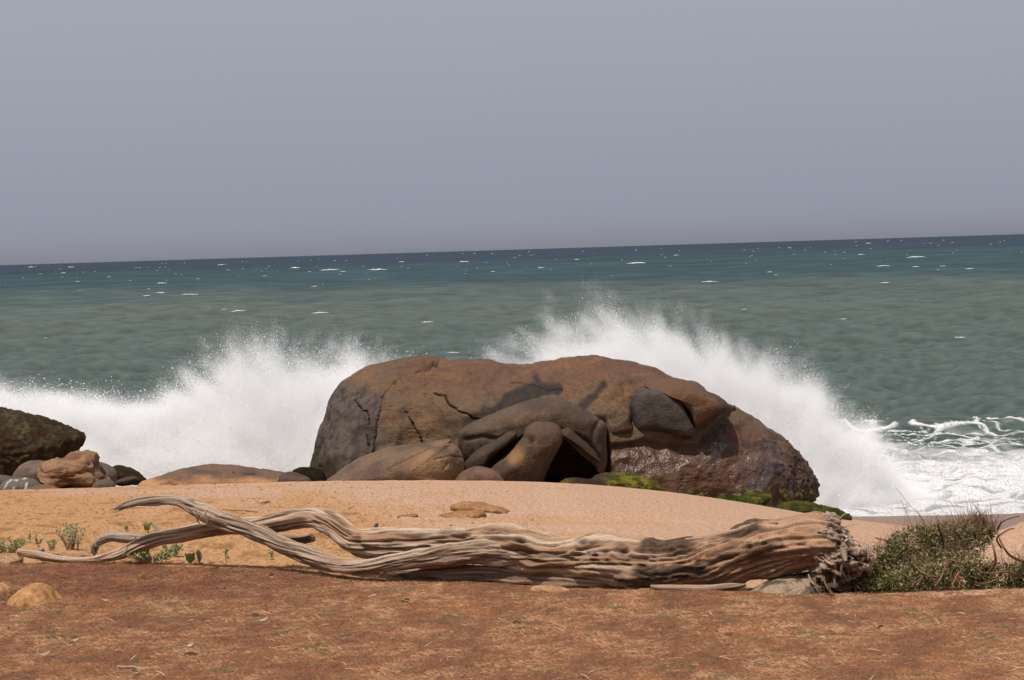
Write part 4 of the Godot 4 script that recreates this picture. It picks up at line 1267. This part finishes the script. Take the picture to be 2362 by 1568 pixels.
func build_plants():
	leaf_meshes = [leaf_mesh(0.62, 0.25, 0.25)]
	var g1 := c8(158, 156, 112, 0.85)
	var g2 := c8(120, 126, 76, 0.85)
	var dry := c8(168, 156, 118)
	var st := c8(150, 118, 86)
	var grp := "seedlings in the sand behind the log"
	sprig("dry_shrub", "bushy clump of dry stems with pale grey green leaves behind the log", "shrub", 165, 1268, 0.30, 42, 0.20, 0.040, 6, g1, dry, st, "")
	sprig("seedling", "leafy seedling cut by the left edge of the photo", "plant", 15, 1282, 0.17, 16, 0.22, 0.055, 6, g1, g2, st, grp)
	sprig("seedling", "tall thin seedling left of the dry clump", "plant", 88, 1262, 0.14, 3, 0.04, 0.05, 4, g1, g2, st, grp)
	sprig("seedling", "slender seedling left of the log's forked tip", "plant", 68, 1252, 0.14, 2, 0.03, 0.045, 4, g1, g2, st, grp)
	sprig("seedling", "small spray of leaves touching the dry clump's left side", "plant", 118, 1276, 0.15, 6, 0.08, 0.05, 5, g1, g2, st, grp)
	sprig("seedling", "low seedlings in a row between the left edge and the log's tip", "plant", 38, 1270, 0.16, 6, 0.12, 0.05, 5, g1, g2, st, grp)
	sprig("seedling", "little seedling seen just above the crook of the short side branch", "plant", 290, 1226, 0.08, 2, 0.02, 0.06, 4, g1, g2, st, grp)
	sprig("seedling", "broad leaved green seedling beside the log's upright spike", "plant", 337, 1228, 0.11, 4, 0.05, 0.065, 6, c8(140, 150, 92, 0.85), g2, st, grp)
	sprig("seedling", "spreading patch of round leaved stems under the arching branch", "plant", 350, 1300, 0.14, 26, 0.34, 0.055, 6, g1, g2, st, grp)
	sprig("seedling", "seedling cluster under the branch left of the two bright rosettes", "plant", 398, 1284, 0.14, 12, 0.16, 0.06, 5, g1, g2, st, grp)
	sprig("seedling", "bright green rosette of broad leaves on the lawn's edge", "plant", 435, 1302, 0.09, 4, 0.04, 0.07, 6, c8(146, 160, 96, 0.85), c8(110, 130, 66, 0.85), st, grp)
	sprig("seedling", "upright seedling with a pale flower head beside the green rosette", "plant", 459, 1301, 0.17, 3, 0.03, 0.05, 9, c8(140, 150, 100, 0.85), c8(196, 188, 168, 0.85), st, grp)
	sprig("seedling", "single stalked round leaf right of the flowering seedling", "plant", 522, 1296, 0.11, 2, 0.03, 0.06, 3, g1, g2, st, grp)
	sprig("seedling", "tiny seedling in the shade under the front branch", "plant", 626, 1292, 0.08, 2, 0.03, 0.055, 3, g1, g2, st, grp)
	sprig("seedling", "leaf tuft at the root of the low side branch", "plant", 276, 1282, 0.07, 3, 0.04, 0.06, 4, g1, g2, st, grp)

# ---- small things -------------------------------------------------------------------------------
func lie_tube(pts: Array, w: float, col: Color, lift := 0.012) -> ArrayMesh:
	var b := Buf.new()
	var p := PackedVector3Array()
	var r := PackedFloat32Array()
	for i in range(0, pts.size(), 2):
		var q := ground_at(pts[i], pts[i + 1])
		q.y += lift
		p.append(q)
		r.append(w * (0.55 if i == 0 or i == pts.size() - 2 else 1.0))
	b.tube(p, r, 7, col, scale_c(col, 0.85))
	return b.mesh(mats.wood)

func build_small_things():
	var o := ground_at(85, 1385)
	var r := stone([18, 1398, 24, 1378, 42, 1362, 65, 1352, 85, 1348, 108, 1356, 130, 1374, 148, 1392, 140, 1408, 40, 1408], Vector2(82, 1384), -o.z, 0.5, 0.5, 140, 26, plain_paint(c8(210, 160, 112, 0.92), c8(194, 142, 94, 0.92), 0.02, 0.02, 3.0), [mats.sand])
	tag(put("sand_mound", r[0], self, r[1]), "larger of the two heaps of yellow sand on the lawn at left", "mound", "heaps of sand on the lawn")
	r = stone([-30, 1368, -20, 1352, 0, 1342, 18, 1348, 34, 1362, 30, 1376, -20, 1378], Vector2(2, 1362), -ground_at(2, 1366).z, 0.4, 0.4, 110, 22, plain_paint(c8(208, 158, 110, 0.92), c8(192, 140, 92, 0.92), 0.02, 0.02, 3.0), [mats.sand])
	tag(put("sand_mound", r[0], self, r[1]), "smaller heap of yellow sand on the lawn cut by the left edge", "mound", "heaps of sand on the lawn")
	# flat stones and crusts
	var slab := plain_paint(c8(208, 164, 124, 0.92), c8(190, 146, 106, 0.92), 0.01, 0.008, 2.0)
	r = stone([92, 1286, 100, 1276, 140, 1272, 180, 1276, 192, 1282, 185, 1290, 140, 1294, 100, 1293], Vector2(142, 1283), 31.8, 0.25, 0.4, 120, 20, slab, [mats.sand], 4.0)
	tag(put("sand_slab", r[0], self, r[1]), "flat crust of sand behind the log's leftmost tip", "slab")
	r = stone([-40, 1300, -20, 1286, 10, 1281, 40, 1284, 48, 1292, 40, 1304, -20, 1306], Vector2(5, 1294), 31.3, 0.25, 0.4, 110, 20, slab, [mats.sand], 4.0)
	tag(put("sand_slab", r[0], self, r[1]), "flat crust of sand at the photo's left edge below the seedlings", "slab")
	var crust := plain_paint(c8(198, 150, 108, 0.84), c8(172, 126, 88, 0.84), 0.03, 0.02, 2.0)
	r = stone([1040, 1168, 1052, 1162, 1075, 1158, 1110, 1162, 1145, 1168, 1174, 1176, 1174, 1190, 1140, 1192, 1100, 1190, 1050, 1184], Vector2(1105, 1172), -ground_at(1105, 1176).z, 0.3, 0.3, 150, 20, crust, [mats.sand])
	tag(put("sand_crust", r[0], self, r[1]), "long pointed crust of hard sand on the slope, the upper one", "slab")
	r = stone([1010, 1190, 1035, 1184, 1060, 1178, 1095, 1178, 1120, 1182, 1118, 1204, 1085, 1208, 1040, 1208, 1012, 1204], Vector2(1070, 1190), -ground_at(1070, 1191).z, 0.3, 0.3, 150, 20, crust, [mats.sand])
	tag(put("sand_crust", r[0], self, r[1]), "short blunt crust of hard sand on the slope, the lower one", "slab")
	r = stone([915, 1188, 935, 1185, 955, 1184, 964, 1190, 955, 1200, 918, 1202], Vector2(940, 1190), -ground_at(940, 1190).z, 0.15, 0.2, 90, 16, crust, [mats.sand])
	tag(put("sand_crust", r[0], self, r[1]), "thin low crust of sand just left of the bigger crusts", "slab")
	# stone under the log, and the pebble under its middle
	var lichen := func(_s: Vector2, p: Vector3, _n: Vector3, _f: bool) -> Color:
		var q := n1.get_noise_3dv(p * 5.0)
		var c := c8(168, 144, 118, 0.85).lerp(c8(96, 84, 72, 0.8), smoothstep(-0.05, 0.3, q))
		return Color(c.r, c.g, c.b, relief(p, 0.03, 0.012))
	r = stone([1712, 1380, 1735, 1362, 1768, 1340, 1810, 1326, 1860, 1318, 1905, 1318, 1930, 1340, 1935, 1385, 1850, 1400, 1730, 1395], Vector2(1830, 1372), 26.6, 0.45, 0.35, 160, 32, lichen, [mats.stone])
	tag(put("grey_rock", r[0], self, r[1]), "rough grey rock mottled with lichen under the log's torn end", "rock")
	r = stone([1225, 1356, 1250, 1351, 1285, 1352, 1314, 1360, 1310, 1376, 1230, 1376], Vector2(1268, 1362), 27.25, 0.12, 0.25, 80, 16, slab, [mats.sand])
	tag(put("flat_stone", r[0], self, r[1]), "flat sandy stone tucked under the middle of the log", "stone")
	# a dark hoop of bent root
	var b := Buf.new()
	var p := PackedVector3Array()
	var rr := PackedFloat32Array()
	for k in 12:
		var a := lerpf(-2.6, 1.9, k / 11.0)
		var q := spot(118 + 26 * cos(a), 1284 - 5.5 * sin(a), 31.4 + 0.12 * sin(a))
		p.append(q)
		rr.append(0.011)
	b.tube(p, rr, 7, c8(82, 70, 62), c8(66, 58, 52))
	tag(put("bent_root", b.mesh(mats.wood)), "dark thin root bent into a loop on the sand crust", "root")
	tag(put("stick", lie_tube([268, 1540, 285, 1542, 305, 1541, 322, 1545, 336, 1548], 0.011, c8(186, 160, 140, 0.85))), "pale forked stick lying on the lawn near the bottom left", "stick")
	tag(put("stick", lie_tube([515, 1177, 540, 1179, 570, 1180, 592, 1183], 0.014, c8(178, 146, 116, 0.85), 0.02)), "thin dead stick on the sand just above the log's arching branch", "stick")
	tag(put("stick", lie_tube([600, 1163, 612, 1160, 622, 1158], 0.012, c8(120, 92, 70, 0.85), 0.02)), "short dark twig on the sand left of the log's hump", "stick")
	tag(put("stick", lie_tube([760, 1470, 790, 1468, 812, 1464], 0.008, c8(160, 130, 104, 0.85))), "thin stick on the lawn below the meeting of the branches", "stick")
	# dead leaves
	var leaves := [[250, 1388, "pale curled dead leaf on the lawn right of the sand heaps"], [160, 1481, "long pale dead leaf low on the left of the lawn"], [600, 1427, "whitish dead leaf on bare earth under the front branch"], [430, 1494, "dead leaf beside the bare patch at lower left"], [90, 1515, "crumpled dead leaf above the pale forked stick"], [318, 1556, "small pale leaf touching the pale forked stick"],
		[870, 1375, "pale dead leaf just below the log's low fork"], [945, 1388, "bright dead leaf on the lawn under the log's middle"], [620, 1334, "dark curled leaf on the lawn below the front branch"], [595, 1435, "leaf fragment beside the whitish dead leaf"], [455, 1515, "brown curled leaf at lower left of the lawn"], [1180, 1440, "small dead leaf on the middle of the lawn"], [1690, 1470, "tan dead leaf on the lawn below the log's bark patch"], [2040, 1450, "tan dead leaf on the lawn below the bush"]]
	for q in leaves:
		var m := leaf_mesh(0.55, 0.5, 0.25)
		var at := ground_at(q[0], q[1])
		var l := put("dead_leaf", m)
		var dir := Vector3(1 if rng.randf() < 0.5 else -1, 0.25, gauss() * 0.4)
		l.transform = turned(dir, gauss() * 0.5, rng.randf_range(0.07, 0.11), at + Vector3(0, 0.02, 0))
		var sm := (mats.leaf as StandardMaterial3D).duplicate()
		sm.albedo_color = c8(196, 168, 142).lerp(c8(150, 116, 92), rng.randf()).linear_to_srgb()
		l.material_override = sm
		tag(l, q[2], "leaf", "dead leaves on the lawn")
	# broken shell and grit on the beach
	var where := []
	var cols := []
	for i in 9000:
		var d := rng.randf_range(30.0, 57.0)
		var x := rng.randf_range(-0.2, 0.2) * d
		if n1.get_noise_2d(x * 0.5, d * 0.3) + 0.25 * x / d / 0.2 < 0.05:
			continue
		where.append(Transform3D(Basis.from_euler(Vector3(rng.randf(), rng.randf(), rng.randf()) * TAU) * rng.randf_range(0.003, 0.009), Vector3(x, land(x, d) + 0.002, -d)))
		var k := rng.randf()
		cols.append(c8(214, 188, 162, 0.8).lerp(c8(130, 94, 66), 0.0 if k < 0.5 else k))
	var sm2 := SphereMesh.new()
	sm2.radius = 1.0
	sm2.height = 1.2
	sm2.radial_segments = 6
	sm2.rings = 3
	sm2.material = mats.twig
	tag(many("shell_grit", sm2, where, cols), "fine broken shell and grit strewn over the sand slope", "grit", "", "stuff")

func clods():
	# crumbs and clods on the trodden part of the beach
	var b := Buf.new()
	var q := 7
	var r := RandomNumberGenerator.new()
	r.seed = 12
	var pts := []
	for j in 4:
		for i in q:
			var a := TAU * i / q
			var e := PI * (j + 0.5) / 4.0
			pts.append(Vector3(sin(e) * cos(a), cos(e) * 0.7, sin(e) * sin(a)) * r.randf_range(0.75, 1.2))
	for j in 3:
		for i in q:
			var a: Vector3 = pts[j * q + i]
			var c: Vector3 = pts[j * q + (i + 1) % q]
			var d: Vector3 = pts[j * q + q + i]
			var e: Vector3 = pts[j * q + q + (i + 1) % q]
			b.face(a, c, d, Color.WHITE, a)
			b.face(c, e, d, Color.WHITE, c)
	var m := b.mesh(mats.sand)
	var where := []
	var cols := []
	for i in 15000:
		var d := rng.randf_range(29.0, 56.0)
		var x := rng.randf_range(-0.21, 0.19) * d
		if d < edge(x * 31.0 / maxf(d, 31.0)) + 0.05:
			continue
		var rough := 1.0 - smoothstep(-2.4, 1.0, x / d * 31.0 + 3.0 * n1.get_noise_2d(x * 0.5, d * 0.25))
		if rng.randf() > 0.015 + rough or n1.get_noise_2d(x * 1.2, d * 0.6) < -0.05:
			continue
		var s := 0.005 + 0.02 * pow(rng.randf(), 4.0)
		where.append(Transform3D(Basis(Vector3.UP, rng.randf() * TAU) * Basis.from_scale(Vector3(s * rng.randf_range(1.0, 1.8), s, s)), Vector3(x, land(x, d), -d)))
		cols.append(c8(206, 158, 113, 0.75).lerp(c8(170, 122, 82, 0.7), rng.randf()))
	tag(many("sand_clods", m, where, cols), "small clods and crumbs of sand scattered over the trodden beach", "sand", "", "stuff")

func straws():
	var b := Buf.new()
	b.tube(PackedVector3Array([Vector3(-0.5, 0, 0), Vector3(0, 0.04, 0.03), Vector3(0.5, 0, 0)]), PackedFloat32Array([0.016, 0.02, 0.01]), 5, Color.WHITE, Color.WHITE)
	var m := b.mesh(mats.straw)
	var where := []
	var cols := []
	for i in 500:
		var d := rng.randf_range(20.5, 27.0)
		var x := rng.randf_range(-0.21, 0.21) * d
		if d > edge(x) - 0.2:
			continue
		var l := 0.04 + 0.11 * pow(rng.randf(), 2.5)
		where.append(Transform3D(Basis(Vector3.UP, rng.randf() * TAU) * Basis(Vector3.FORWARD, gauss() * 0.15) * Basis.from_scale(Vector3(l, 0.12 + l * 0.3, 0.12 + l * 0.3)), Vector3(x, land(x, d) + 0.025, -d)))
		cols.append(c8(222, 188, 150).lerp(c8(140, 106, 86), rng.randf()))
	tag(many("straw_litter", m, where, cols), "loose pale straws and twigs strewn over the dry lawn", "litter", "", "stuff")

func build_grass():
	var b := Buf.new()
	var r := RandomNumberGenerator.new()
	r.seed = 4
	for i in 10:
		var a := r.randf() * TAU
		var lean := r.randf_range(0.6, 2.4)
		var dir := Vector3(cos(a) * lean, 1.0, sin(a) * lean).normalized()
		var side := dir.cross(Vector3(cos(a + 1.2), 0.2, sin(a + 1.2))).normalized() * 0.055
		var root := Vector3(r.randfn(), 0, r.randfn()) * 0.55
		var h := r.randf_range(0.5, 1.2)
		var mid := root + dir * h * 0.6
		var tip := root + dir * h + Vector3(cos(a), -0.35, sin(a)) * 0.3 * h
		var k := r.randf_range(0.7, 1.15)
		var col := Color(k, k, k)
		b.face(root - side, root + side, mid + side * 0.7, col)
		b.face(root - side, mid + side * 0.7, mid - side * 0.7, col)
		b.face(mid - side * 0.7, mid + side * 0.7, tip, col)
	var tuft := b.mesh(mats.straw)
	var where := []
	var cols := []
	var tan_c := c8(240, 196, 152, 0.95)
	var brown := c8(182, 134, 102, 0.92)
	var mauve := c8(152, 116, 100, 0.92)
	var olive := c8(140, 134, 96, 0.9)
	for i in 112000:
		var d := sqrt(lerpf(19.0 * 19.0, 31.5 * 31.5, rng.randf()))
		var x := rng.randf_range(-0.235, 0.235) * d
		var e := edge(x)
		if d > e + 0.4 * gauss():
			continue
		var q := 0.6 * n1.get_noise_2d(x * 0.8, d * 0.5)
		var q2 := n1.get_noise_2d(x * 2.4 + 70.0, d * 1.2)
		var q3 := 0.75 * n1.get_noise_2d(x * 1.3 + 20.0, d * 0.6 + 5.0)
		var bare := smoothstep(-0.02, 0.38, q * 0.7 + q2 * 0.7)
		if rng.randf() < bare * 0.65:
			continue
		var k := rng.randf()
		var c := brown.lerp(tan_c, smoothstep(-0.2, 0.75, 0.8 * q3 + 1.5 * (k - 0.5)))
		c = c.lerp(mauve, 0.65 * smoothstep(0.0, 0.35, -q3 + 0.4 * q2 + 0.5 * (rng.randf() - 0.5)))
		if q2 < -0.28 and rng.randf() < 0.45:
			c = c.lerp(olive, 0.8)
		if x < -1.8 and d > 26.5:
			c = c.lerp(c8(150, 96, 80, 0.8), 0.45 * smoothstep(26.5, 28.0, d) * smoothstep(-1.8, -3.0, x))
		var s := rng.randf_range(0.018, 0.05) * (1.0 + 0.5 * smoothstep(0.0, 0.4, q3))
		where.append(Transform3D(Basis(Vector3.UP, rng.randf() * TAU) * Basis.from_scale(Vector3(s, s * rng.randf_range(0.6, 1.0), s)), Vector3(x, land(x, d) - 0.004, -d)))
		cols.append(c)
	tag(many("dry_grass", tuft, where, cols), "short dry tan and brown grass covering the foreground lawn", "grass", "", "stuff")
